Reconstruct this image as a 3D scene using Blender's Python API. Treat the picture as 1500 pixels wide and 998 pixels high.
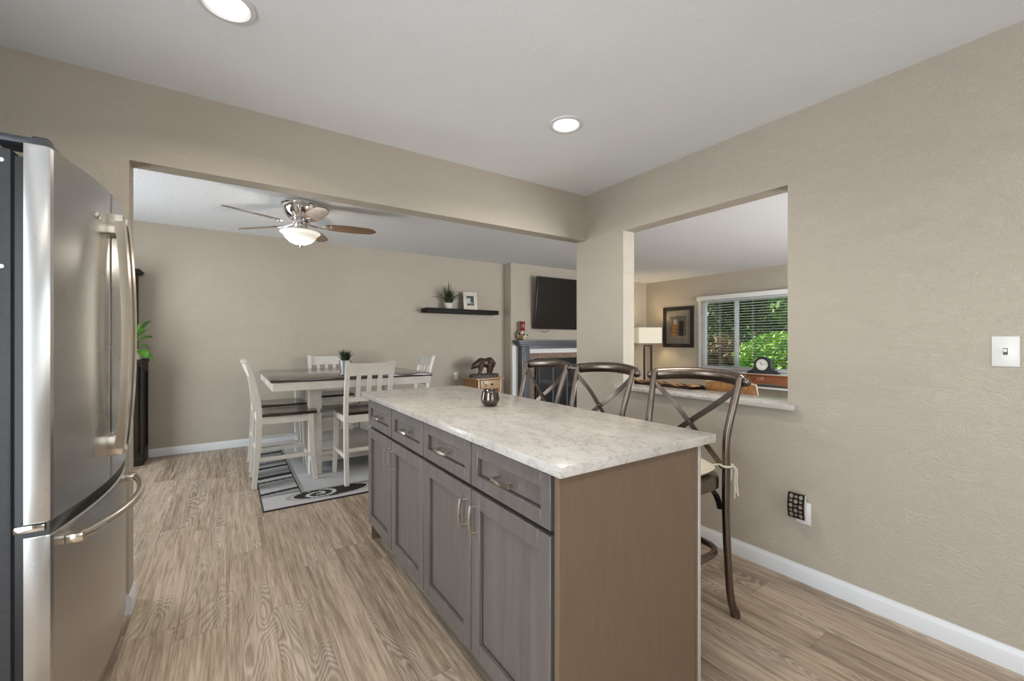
import bpy, bmesh, math, random
from mathutils import Vector, Matrix, Quaternion

for o in list(bpy.data.objects):
    bpy.data.objects.remove(o, do_unlink=True)
scene = bpy.context.scene
COL = scene.collection
R = math.radians
PI = math.pi
random.seed(7)

# ------------------------------------------------------------------ camera
F_PX = 623.5
CAM_Z = 1.245
cam_d = bpy.data.cameras.new('camera')
cam_d.sensor_fit = 'HORIZONTAL'
cam_d.sensor_width = 36.0
cam_d.lens = 36.0 * F_PX / 1500.0
cam_d.clip_start = 0.02
cam_d.clip_end = 200
cam = bpy.data.objects.new('camera', cam_d)
cam.location = (0, 0, CAM_Z)
cam.rotation_euler = (R(90), 0, R(-33.84))
COL.objects.link(cam)
scene.camera = cam

# ------------------------------------------------------------------ colour management
vs = scene.view_settings
vs.view_transform = 'Standard'
vs.look = 'None'
vs.exposure = 0.0
vs.gamma = 1.0
vs.use_curve_mapping = False

# ------------------------------------------------------------------ world
world = bpy.data.worlds.new('sky')
scene.world = world
world.use_nodes = True
wn = world.node_tree.nodes
wl = world.node_tree.links
wn.clear()
w_out = wn.new('ShaderNodeOutputWorld')
w_bg = wn.new('ShaderNodeBackground')
w_sky = wn.new('ShaderNodeTexSky')
w_sky.sky_type = 'NISHITA'
w_sky.sun_disc = False
w_sky.sun_elevation = R(48)
w_sky.sun_rotation = R(20)
w_sky.air_density = 1.0
w_sky.dust_density = 0.6
w_bg.inputs['Strength'].default_value = 0.22
wl.new(w_sky.outputs[0], w_bg.inputs['Color'])
wl.new(w_bg.outputs[0], w_out.inputs['Surface'])

def light(name, kind, loc, rot, power, color=(1, 1, 1), size=1.0, size_y=None, shape=None, parent=None, spread=None):
    d = bpy.data.lights.new(name, kind)
    d.energy = power
    d.color = color
    if kind == 'AREA':
        d.shape = shape or ('RECTANGLE' if size_y else 'SQUARE')
        d.size = size
        if size_y:
            d.size_y = size_y
        if spread is not None:
            d.spread = spread
    elif kind in ('POINT', 'SPOT'):
        d.shadow_soft_size = size
    o = bpy.data.objects.new(name, d)
    o.location = loc
    o.rotation_euler = rot
    COL.objects.link(o)
    if parent:
        o.parent = parent
    return o

# sun on the garden only (it comes over the house from the back, no window faces it)
sun = light('sun', 'SUN', (0, 12, 12), (R(-50), R(-8), 0), 9.0, (1.0, 0.96, 0.86))
sun.data.angle = R(1.0)
WARM = (1.0, 0.93, 0.83)
COOL = (0.86, 0.93, 1.0)
# unseen daylight lamps at the dining and kitchen patio doors, plus added fills
light('added_fill_kitchen', 'AREA', (0.85, -2.13, 1.45), (R(102), 0, 0), 22, (0.93, 0.965, 1.0), 2.2, 1.3)  # added fill behind the camera, tilted up to brighten the ceiling
light('daylight_kitchen_side', 'AREA', (-1.16, 0.10, 1.10), (0, R(-95), 0), 60, (0.84, 0.92, 1.0), 1.9, 1.6)
light('daylight_dining', 'AREA', (-1.84, 4.35, 1.10), (0, R(-86), 0), 72, COOL, 2.0, 1.7)
light('added_fill_living', 'AREA', (5.2, -1.1, 1.30), (R(104), 0, 0), 235, (0.95, 0.97, 1.0), 2.6, 1.8)  # added unseen fill, tilted up to brighten the living room ceiling

# ------------------------------------------------------------------ materials
def new_mat(name):
    m = bpy.data.materials.new(name)
    m.use_nodes = True
    nt = m.node_tree
    return m, nt, nt.nodes['Principled BSDF']

def N(nt, kind, **kw):
    n = nt.nodes.new(kind)
    for k, v in kw.items():
        if hasattr(n, k):
            setattr(n, k, v)
        else:
            n.inputs[k].default_value = v
    return n

def L(nt, a, b):
    nt.links.new(a, b)

def coords(nt, scale=(1, 1, 1), rot=(0, 0, 0), kind='Object'):
    tc = nt.nodes.new('ShaderNodeTexCoord')
    mp = nt.nodes.new('ShaderNodeMapping')
    mp.inputs['Scale'].default_value = scale
    mp.inputs['Rotation'].default_value = rot
    L(nt, tc.outputs[kind], mp.inputs['Vector'])
    return mp.outputs['Vector']

def ramp(nt, fac, stops):
    r = nt.nodes.new('ShaderNodeValToRGB')
    els = r.color_ramp.elements
    while len(els) < len(stops):
        els.new(0.5)
    for e, (p, c) in zip(els, stops):
        e.position = p
        e.color = (*c, 1) if len(c) == 3 else c
    L(nt, fac, r.inputs['Fac'])
    return r.outputs['Color']

def mixc(nt, fac, a, b, mode='MIX'):
    m = nt.nodes.new('ShaderNodeMix')
    m.data_type = 'RGBA'
    m.blend_type = mode
    for sock, v in ((m.inputs[0], fac), (m.inputs[6], a), (m.inputs[7], b)):
        if hasattr(v, 'links') or hasattr(v, 'is_linked'):
            L(nt, v, sock)
        else:
            sock.default_value = v if not isinstance(v, tuple) or len(v) == 4 else (*v, 1)
    return m.outputs[2]

def mathn(nt, op, a, b=None, c=None):
    m = nt.nodes.new('ShaderNodeMath')
    m.operation = op
    for i, v in enumerate((a, b, c)):
        if v is None:
            continue
        if hasattr(v, 'is_linked'):
            L(nt, v, m.inputs[i])
        else:
            m.inputs[i].default_value = v
    return m.outputs[0]

def bump(nt, bsdf, height, strength=0.3, dist=0.01):
    b = nt.nodes.new('ShaderNodeBump')
    b.inputs['Strength'].default_value = strength
    b.inputs['Distance'].default_value = dist
    L(nt, height, b.inputs['Height'])
    L(nt, b.outputs[0], bsdf.inputs['Normal'])

def simple(name, col, rough=0.5, metal=0.0, var=0.08, vscale=18.0, spec=0.5, coat=0.0, bstr=0.0, stretch=(1, 1, 1)):
    m, nt, b = new_mat(name)
    v = coords(nt, stretch)
    n = N(nt, 'ShaderNodeTexNoise', Scale=vscale, Detail=4.0)
    L(nt, v, n.inputs['Vector'])
    lo = tuple(max(0, c * (1 - var)) for c in col)
    hi = tuple(min(1, c * (1 + var)) for c in col)
    c = ramp(nt, n.outputs['Fac'], [(0.3, lo), (0.7, hi)])
    L(nt, c, b.inputs['Base Color'])
    b.inputs['Roughness'].default_value = rough
    b.inputs['Metallic'].default_value = metal
    b.inputs['Specular IOR Level'].default_value = spec
    b.inputs['Coat Weight'].default_value = coat
    if bstr:
        bump(nt, b, n.outputs['Fac'], bstr, 0.004)
    return m

def wood(name, c1, c2, rough=0.4, axis=2, scale=26.0, coat=0.0, stretch=0.07, bstr=0.06, mid=None):
    m, nt, b = new_mat(name)
    s = [1, 1, 1]
    s[axis] = stretch
    v = coords(nt, tuple(s))
    n = N(nt, 'ShaderNodeTexNoise', Scale=scale, Detail=6.0, Roughness=0.6, Distortion=0.6)
    L(nt, v, n.inputs['Vector'])
    n2 = N(nt, 'ShaderNodeTexNoise', Scale=scale * 6, Detail=3.0, Roughness=0.7)
    L(nt, v, n2.inputs['Vector'])
    f = mathn(nt, 'ADD', mathn(nt, 'MULTIPLY', n.outputs['Fac'], 0.7), mathn(nt, 'MULTIPLY', n2.outputs['Fac'], 0.3))
    stops = [(0.34, c1), (0.66, c2)]
    c = ramp(nt, f, stops)
    L(nt, c, b.inputs['Base Color'])
    b.inputs['Roughness'].default_value = rough
    b.inputs['Coat Weight'].default_value = coat
    b.inputs['Coat Roughness'].default_value = 0.15
    bump(nt, b, f, bstr, 0.003)
    return m

def wall_paint(name, col, rough=0.52, b1=0.50):
    m, nt, b = new_mat(name)
    v = coords(nt, (1, 1, 1.7))
    warp = N(nt, 'ShaderNodeTexNoise', Scale=7.0, Detail=2.0)
    L(nt, v, warp.inputs['Vector'])
    vv = nt.nodes.new('ShaderNodeVectorMath'); vv.operation = 'MULTIPLY_ADD'
    L(nt, warp.outputs['Color'], vv.inputs[0])
    vv.inputs[1].default_value = (0.22, 0.22, 0.22)
    L(nt, v, vv.inputs[2])
    n = N(nt, 'ShaderNodeTexNoise', Scale=52.0, Detail=3.0, Roughness=0.5, Distortion=1.1)
    L(nt, vv.outputs[0], n.inputs['Vector'])
    ridge = ramp(nt, n.outputs['Fac'], [(0.42, (0, 0, 0)), (0.56, (1, 1, 1))])
    n2 = N(nt, 'ShaderNodeTexNoise', Scale=3.0, Detail=2.0)
    L(nt, v, n2.inputs['Vector'])
    c = ramp(nt, n2.outputs['Fac'], [(0.3, tuple(x * 0.985 for x in col)), (0.7, tuple(min(1, x * 1.015) for x in col))])
    L(nt, c, b.inputs['Base Color'])
    b.inputs['Roughness'].default_value = rough
    b.inputs['Specular IOR Level'].default_value = 0.35
    bump(nt, b, ridge, b1, 0.0022)
    return m

M = {}
M['wall'] = wall_paint('greige_paint', (0.445, 0.394, 0.320))
M['ceiling'] = wall_paint('ceiling_paint', (0.80, 0.808, 0.82), 0.7, 0.15)

def popcorn():
    m, nt, b = new_mat('popcorn_ceiling')
    v = coords(nt)
    n = N(nt, 'ShaderNodeTexNoise', Scale=95.0, Detail=3.0, Roughness=0.6)
    L(nt, v, n.inputs['Vector'])
    c = ramp(nt, n.outputs['Fac'], [(0.35, (0.60, 0.605, 0.612)), (0.65, (0.82, 0.827, 0.835))])
    L(nt, c, b.inputs['Base Color'])
    b.inputs['Roughness'].default_value = 0.9
    bump(nt, b, n.outputs['Fac'], 0.6, 0.012)
    return m
M['popcorn'] = popcorn()
M['white_trim'] = simple('white_trim_paint', (0.68, 0.685, 0.69), 0.35, 0, 0.01, 4)

def floor_mat():
    m, nt, b = new_mat('vinyl_planks')
    tc = nt.nodes.new('ShaderNodeTexCoord')
    sep = nt.nodes.new('ShaderNodeSeparateXYZ')
    L(nt, tc.outputs['Object'], sep.inputs[0])
    X, Y = sep.outputs['X'], sep.outputs['Y']
    PW, PL = 0.178, 1.22
    col_i = mathn(nt, 'FLOOR', mathn(nt, 'DIVIDE', X, PW))
    wn1 = N(nt, 'ShaderNodeTexWhiteNoise', noise_dimensions='1D')
    L(nt, col_i, wn1.inputs['W'])
    yoff = mathn(nt, 'ADD', Y, mathn(nt, 'MULTIPLY', wn1.outputs['Value'], PL))
    row_i = mathn(nt, 'FLOOR', mathn(nt, 'DIVIDE', yoff, PL))
    pid = mathn(nt, 'ADD', mathn(nt, 'MULTIPLY', col_i, 17.31), mathn(nt, 'MULTIPLY', row_i, 5.17))
    wn2 = N(nt, 'ShaderNodeTexWhiteNoise', noise_dimensions='1D')
    L(nt, pid, wn2.inputs['W'])
    tone = wn2.outputs['Value']
    # edges of the planks
    fx = mathn(nt, 'FRACT', mathn(nt, 'DIVIDE', X, PW))
    fy = mathn(nt, 'FRACT', mathn(nt, 'DIVIDE', yoff, PL))
    ex = mathn(nt, 'MULTIPLY', mathn(nt, 'MINIMUM', fx, mathn(nt, 'SUBTRACT', 1.0, fx)), PW)
    ey = mathn(nt, 'MULTIPLY', mathn(nt, 'MINIMUM', fy, mathn(nt, 'SUBTRACT', 1.0, fy)), PL)
    e = mathn(nt, 'MINIMUM', ex, ey)
    # grain space: each plank its own offset
    comb = nt.nodes.new('ShaderNodeCombineXYZ')
    L(nt, X, comb.inputs['X'])
    L(nt, mathn(nt, 'MULTIPLY', Y, 0.038), comb.inputs['Y'])
    L(nt, mathn(nt, 'MULTIPLY', pid, 1.37), comb.inputs['Z'])
    g = comb.outputs[0]
    n1 = N(nt, 'ShaderNodeTexNoise', Scale=36.0, Detail=6.0, Roughness=0.66, Distortion=0.5)
    L(nt, g, n1.inputs['Vector'])
    n2 = N(nt, 'ShaderNodeTexNoise', Scale=150.0, Detail=3.0, Roughness=0.65)
    L(nt, g, n2.inputs['Vector'])
    # cathedral rings: contour lines of a slow noise, shown on part of the planks
    comb2 = nt.nodes.new('ShaderNodeCombineXYZ')
    L(nt, X, comb2.inputs['X'])
    L(nt, mathn(nt, 'MULTIPLY', Y, 0.17), comb2.inputs['Y'])
    L(nt, mathn(nt, 'MULTIPLY', pid, 2.11), comb2.inputs['Z'])
    n3 = N(nt, 'ShaderNodeTexNoise', Scale=6.5, Detail=1.5, Roughness=0.45)
    L(nt, comb2.outputs[0], n3.inputs['Vector'])
    rings = mathn(nt, 'SINE', mathn(nt, 'MULTIPLY', n3.outputs['Fac'], 260.0))
    rmask = ramp(nt, n3.outputs['Fac'], [(0.49, (0, 0, 0)), (0.60, (1, 1, 1))])
    rr = mathn(nt, 'MULTIPLY', mathn(nt, 'MULTIPLY', mathn(nt, 'ADD', mathn(nt, 'MULTIPLY', rings, 0.5), 0.5), rmask), 0.42)
    f = mathn(nt, 'ADD', mathn(nt, 'MULTIPLY', n1.outputs['Fac'], 0.55), mathn(nt, 'MULTIPLY', n2.outputs['Fac'], 0.45))
    f = mathn(nt, 'ADD', f, mathn(nt, 'MULTIPLY', mathn(nt, 'SUBTRACT', tone, 0.5), 0.09))
    base = ramp(nt, f, [(0.35, (0.152, 0.108, 0.074)), (0.48, (0.325, 0.246, 0.176)), (0.62, (0.515, 0.410, 0.306))])
    base = mixc(nt, rr, base, (0.58, 0.50, 0.41, 1))
    rd_ = mathn(nt, 'MULTIPLY', mathn(nt, 'MULTIPLY', mathn(nt, 'SUBTRACT', 0.5, mathn(nt, 'MULTIPLY', rings, 0.5)), rmask), 0.30)
    base = mixc(nt, rd_, base, (0.14, 0.10, 0.07, 1))
    dark = ramp(nt, e, [(0.0, (0.72, 0.72, 0.72)), (0.0018, (1, 1, 1))])
    c = mixc(nt, 1.0, base, dark, 'MULTIPLY')
    L(nt, c, b.inputs['Base Color'])
    rg = ramp(nt, f, [(0.3, (0.42, 0.42, 0.42)), (0.7, (0.32, 0.32, 0.32))])
    L(nt, rg, b.inputs['Roughness'])
    b.inputs['Specular IOR Level'].default_value = 0.45
    bump(nt, b, mathn(nt, 'ADD', f, mathn(nt, 'MULTIPLY', dark, 0.6)), 0.15, 0.003)
    return m
M['floor'] = floor_mat()

def quartz(name, base=(0.515, 0.483, 0.440)):
    m, nt, b = new_mat(name)
    v = coords(nt, (1.0, 0.62, 1.0), (0, 0, R(25)))
    w = N(nt, 'ShaderNodeTexNoise', Scale=26.0, Detail=6.0, Roughness=0.72, Distortion=1.2)
    L(nt, v, w.inputs['Vector'])
    vein = ramp(nt, w.outputs['Fac'], [(0.45, (0, 0, 0)), (0.492, (1, 1, 1)), (0.53, (0, 0, 0))])
    k = N(nt, 'ShaderNodeTexNoise', Scale=30.0, Detail=2.0)
    L(nt, v, k.inputs['Vector'])
    mask = ramp(nt, k.outputs['Fac'], [(0.42, (0, 0, 0)), (0.60, (1, 1, 1))])
    vm = mathn(nt, 'MULTIPLY', vein, mask)
    cl = N(nt, 'ShaderNodeTexNoise', Scale=7.0, Detail=4.0)
    L(nt, v, cl.inputs['Vector'])
    bc = ramp(nt, cl.outputs['Fac'], [(0.3, tuple(x * 0.90 for x in base)), (0.7, tuple(min(1, x * 1.07) for x in base))])
    c = mixc(nt, mathn(nt, 'MULTIPLY', vm, 0.62), bc, (0.17, 0.155, 0.15, 1))
    L(nt, c, b.inputs['Base Color'])
    b.inputs['Roughness'].default_value = 0.16
    b.inputs['Specular IOR Level'].default_value = 0.5
    return m
M['quartz'] = quartz('white_quartz')

M['cabinet'] = wood('grey_brown_stain', (0.098, 0.083, 0.076), (0.148, 0.127, 0.116), 0.36, 2, 22, 0.25, 0.06, 0.04)
M['cabinet_side'] = wood('brown_side_veneer', (0.136, 0.087, 0.053), (0.158, 0.104, 0.066), 0.5, 2, 60, 0.0, 0.15, 0.03)
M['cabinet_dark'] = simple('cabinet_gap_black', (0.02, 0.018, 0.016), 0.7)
M['toe'] = wood('toe_kick_board', (0.13, 0.12, 0.11), (0.20, 0.185, 0.17), 0.55, 1, 26)
M['edge_strip'] = simple('worn_edge_band', (0.42, 0.38, 0.34), 0.4)
M['nickel'] = simple('brushed_nickel', (0.74, 0.69, 0.61), 0.24, 1.0, 0.03, 60)

def steel(name, col, rough, axis=2):
    m, nt, b = new_mat(name)
    v2 = coords(nt, (1, 1, 1))
    sm = N(nt, 'ShaderNodeTexNoise', Scale=2.6, Detail=1.0, Roughness=0.4)
    L(nt, v2, sm.inputs['Vector'])
    b.inputs['Base Color'].default_value = (*col, 1)
    b.inputs['Metallic'].default_value = 1.0
    L(nt, mathn(nt, 'MULTIPLY_ADD', sm.outputs['Fac'], rough * 0.30, rough * 0.85), b.inputs['Roughness'])
    tg = nt.nodes.new('ShaderNodeTangent')
    tg.direction_type = 'RADIAL'
    tg.axis = 'Z'
    L(nt, tg.outputs[0], b.inputs['Tangent'])
    b.inputs['Anisotropic'].default_value = 0.55
    return m
M['steel'] = steel('brushed_steel', (0.54, 0.53, 0.515), 0.27, 1)
M['steel_side'] = steel('brushed_steel_edge', (0.66, 0.66, 0.655), 0.33, 2)
M['fridge_body'] = simple('dark_grey_enamel', (0.060, 0.064, 0.072), 0.42, 0.3, 0.1, 90)
M['gasket'] = simple('black_gasket', (0.012, 0.012, 0.012), 0.35)
M['handle_steel'] = simple('satin_handle_steel', (0.70, 0.63, 0.54), 0.22, 1.0, 0.03, 50)
M['white_wood'] = simple('antique_white_paint', (0.66, 0.625, 0.565), 0.42, 0, 0.04, 12)
M['dark_seat'] = wood('espresso_seat_wood', (0.014, 0.009, 0.007), (0.042, 0.027, 0.02), 0.22, 1, 20, 0.6)
M['table_top'] = wood('espresso_tabletop', (0.028, 0.019, 0.014), (0.060, 0.042, 0.031), 0.16, 0, 18, 0.7)
M['bronze'] = simple('brushed_bronze_metal', (0.185, 0.148, 0.122), 0.30, 1.0, 0.12, 40, stretch=(1, 1, 0.2))
M['linen'] = simple('beige_linen', (0.62, 0.545, 0.42), 0.85, 0, 0.06, 160, bstr=0.25)
M['tie'] = simple('cream_cotton_tie', (0.66, 0.60, 0.48), 0.9)
M['black_iron'] = simple('black_iron', (0.015, 0.015, 0.016), 0.45, 0.6)
M['espresso'] = wood('espresso_furniture', (0.010, 0.007, 0.005), (0.030, 0.020, 0.015), 0.5, 2, 24, 0.0)
M['shelf'] = wood('espresso_shelf', (0.006, 0.004, 0.004), (0.014, 0.009, 0.008), 0.55, 0, 20, 0.0)
for k_ in ('shelf', 'espresso'):
    M[k_].node_tree.nodes['Principled BSDF'].inputs['Specular IOR Level'].default_value = 0.2
M['mantel'] = wood('slate_grey_mantel', (0.060, 0.066, 0.078), (0.105, 0.115, 0.132), 0.4, 2, 24)
M['tile'] = simple('brown_hearth_tile', (0.19, 0.125, 0.09), 0.35, 0, 0.45, 26)
M['black_glass'] = simple('smoked_glass', (0.012, 0.014, 0.018), 0.06, 0, 0.2, 8, 0.6)
M['tv'] = simple('screen_black', (0.008, 0.006, 0.005), 0.06, 0, 0.1, 3, 0.3)
M['plastic_black'] = simple('black_plastic', (0.012, 0.012, 0.013), 0.35)
M['plastic_white'] = simple('white_plastic', (0.74, 0.73, 0.70), 0.3, 0, 0.01)
M['slot'] = simple('slot_dark', (0.10, 0.09, 0.08), 0.5)
M['chrome'] = simple('polished_nickel', (0.80, 0.78, 0.76), 0.10, 1.0, 0.02)
M['blade'] = wood('walnut_blade', (0.085, 0.048, 0.026), (0.20, 0.115, 0.06), 0.3, 0, 22, 0.4)
M['leaf_dark'] = simple('grass_leaf_dark', (0.030, 0.050, 0.018), 0.5, 0, 0.5, 14)
M['leaf_green'] = simple('pothos_leaf', (0.085, 0.24, 0.028), 0.4, 0, 0.35, 10)
M['soil'] = simple('potting_soil', (0.02, 0.014, 0.01), 0.9)
M['pot_white'] = simple('white_ceramic', (0.60, 0.56, 0.50), 0.35, 0, 0.12, 30)
M['pot_metal'] = simple('galvanized_pot', (0.50, 0.49, 0.47), 0.4, 0.8, 0.15, 30)
M['bear'] = simple('carved_bear_resin', (0.050, 0.022, 0.013), 0.30, 0, 0.6, 50, bstr=0.4)
M['rock'] = simple('grey_rock_base', (0.060, 0.050, 0.045), 0.6, 0, 0.6, 40, bstr=0.5)
M['pine'] = wood('honey_pine', (0.36, 0.215, 0.10), (0.50, 0.32, 0.17), 0.4, 0, 20, 0.2)
M['pine_dark'] = wood('pine_side', (0.30, 0.145, 0.048), (0.42, 0.22, 0.085), 0.4, 2, 20, 0.2)
M['red_glaze'] = simple('red_glaze', (0.20, 0.018, 0.015), 0.2, 0, 0.4, 24)
M['frame_cream'] = simple('cream_frame', (0.62, 0.58, 0.50), 0.5, 0, 0.05)
M['frame_black'] = simple('black_frame', (0.018, 0.014, 0.012), 0.3)
M['mat_grey'] = simple('taupe_mat_board', (0.18, 0.155, 0.125), 0.7)
M['mat_grey2'] = simple('taupe_paper', (0.34, 0.30, 0.25), 0.7)
M['leather'] = simple('sofa_taupe', (0.21, 0.18, 0.15), 0.7, 0, 0.1)
M['brown_plush'] = simple('camel_plush', (0.33, 0.15, 0.045), 0.8, 0, 0.3, 45, bstr=0.4)
M['cream_piping'] = simple('cream_trim', (0.62, 0.52, 0.38), 0.8)
M['cherry'] = wood('cherry_console', (0.20, 0.062, 0.022), (0.34, 0.12, 0.045), 0.3, 1, 20, 0.3)
M['cream_cloth'] = simple('white_runner', (0.75, 0.73, 0.68), 0.85)
M['blind'] = simple('white_blind_slat', (0.78, 0.78, 0.76), 0.45, 0, 0.01)
M['dial'] = simple('ivory_dial', (0.72, 0.70, 0.62), 0.4, 0, 0.02)
M['grass_lawn'] = simple('lawn', (0.08, 0.18, 0.03), 0.9, 0, 0.4, 6)
M['reed'] = simple('dried_reed', (0.34, 0.31, 0.19), 0.7, 0, 0.3)
M['carpet'] = simple('beige_carpet', (0.36, 0.32, 0.26), 0.95, 0, 0.1, 160)

def emis(name, col, strength, base=(0.8, 0.8, 0.8), rough=0.4):
    m, nt, b = new_mat(name)
    b.inputs['Base Color'].default_value = (*base, 1)
    b.inputs['Roughness'].default_value = rough
    b.inputs['Emission Color'].default_value = (*col, 1)
    b.inputs['Emission Strength'].default_value = strength
    return m
M['can_glow'] = emis('led_lens', (1.0, 0.94, 0.84), 7.0)
M['bowl_glow'] = emis('frosted_bowl', (1.0, 0.93, 0.80), 0.22, (0.74, 0.73, 0.69))
M['shade_glow'] = emis('linen_shade', (1.0, 0.88, 0.66), 0.24, (0.75, 0.70, 0.58), 0.8)

def glass_mat():
    m, nt, b = new_mat('window_glass')
    out = nt.nodes['Material Output']
    tr = nt.nodes.new('ShaderNodeBsdfTransparent')
    gl = nt.nodes.new('ShaderNodeBsdfGlossy')
    gl.inputs['Roughness'].default_value = 0.02
    fr = nt.nodes.new('ShaderNodeFresnel')
    fr.inputs['IOR'].default_value = 1.35
    mx = nt.nodes.new('ShaderNodeMixShader')
    L(nt, fr.outputs[0], mx.inputs[0]); L(nt, tr.outputs[0], mx.inputs[1]); L(nt, gl.outputs[0], mx.inputs[2])
    L(nt, mx.outputs[0], out.inputs['Surface'])
    nt.nodes.remove(b)
    return m
M['glass'] = glass_mat()

def cup_mat():
    m, nt, b = new_mat('smoky_mercury_glass')
    b.inputs['Base Color'].default_value = (0.14, 0.115, 0.10, 1)
    b.inputs['Metallic'].default_value = 0.9
    b.inputs['Roughness'].default_value = 0.07
    return m
M['cup'] = cup_mat()

def attr_mat(name, rough=0.9, bstr=0.3, bscale=260):
    m, nt, b = new_mat(name)
    a = nt.nodes.new('ShaderNodeAttribute')
    a.attribute_name = 'Pattern'
    v = coords(nt)
    n = N(nt, 'ShaderNodeTexNoise', Scale=float(bscale), Detail=2.0)
    L(nt, v, n.inputs['Vector'])
    g = ramp(nt, n.outputs['Fac'], [(0.3, (0.72,) * 3), (0.7, (1.2,) * 3)])
    c = mixc(nt, 1.0, a.outputs['Color'], g, 'MULTIPLY')
    L(nt, c, b.inputs['Base Color'])
    b.inputs['Roughness'].default_value = rough
    b.inputs['Specular IOR Level'].default_value = 0.1
    bump(nt, b, n.outputs['Fac'], bstr, 0.004)
    return m
M['rug'] = attr_mat('woven_rug')
M['throw'] = attr_mat('bear_throw', bscale=180)
M['vase_paint'] = attr_mat('painted_vase', 0.25, 0.0, 60)
M['print'] = attr_mat('framed_print', 0.3, 0.0, 40)
M['photo'] = attr_mat('photo_print', 0.3, 0.0, 40)
M['wicker'] = None

def leaf_tree(name, c1, c2, c3):
    m, nt, b = new_mat(name)
    v = coords(nt)
    n = N(nt, 'ShaderNodeTexNoise', Scale=3.0, Detail=5.0, Roughness=0.7)
    L(nt, v, n.inputs['Vector'])
    c = ramp(nt, n.outputs['Fac'], [(0.32, c1), (0.5, c2), (0.66, c3)])
    L(nt, c, b.inputs['Base Color'])
    b.inputs['Roughness'].default_value = 0.6
    return m
M['tree_a'] = leaf_tree('maple_leaves', (0.035, 0.085, 0.012), (0.09, 0.19, 0.025), (0.20, 0.32, 0.05))
M['tree_b'] = leaf_tree('shrub_leaves', (0.06, 0.20, 0.015), (0.22, 0.46, 0.03), (0.45, 0.62, 0.06))
M['tree_c'] = leaf_tree('autumn_leaves', (0.14, 0.07, 0.02), (0.26, 0.15, 0.05), (0.20, 0.24, 0.06))
M['tree_d'] = leaf_tree('ash_leaves', (0.05, 0.13, 0.015), (0.13, 0.30, 0.03), (0.30, 0.46, 0.05))
M['bark'] = wood('bark', (0.05, 0.035, 0.025), (0.11, 0.085, 0.065), 0.9, 2, 14)

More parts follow.
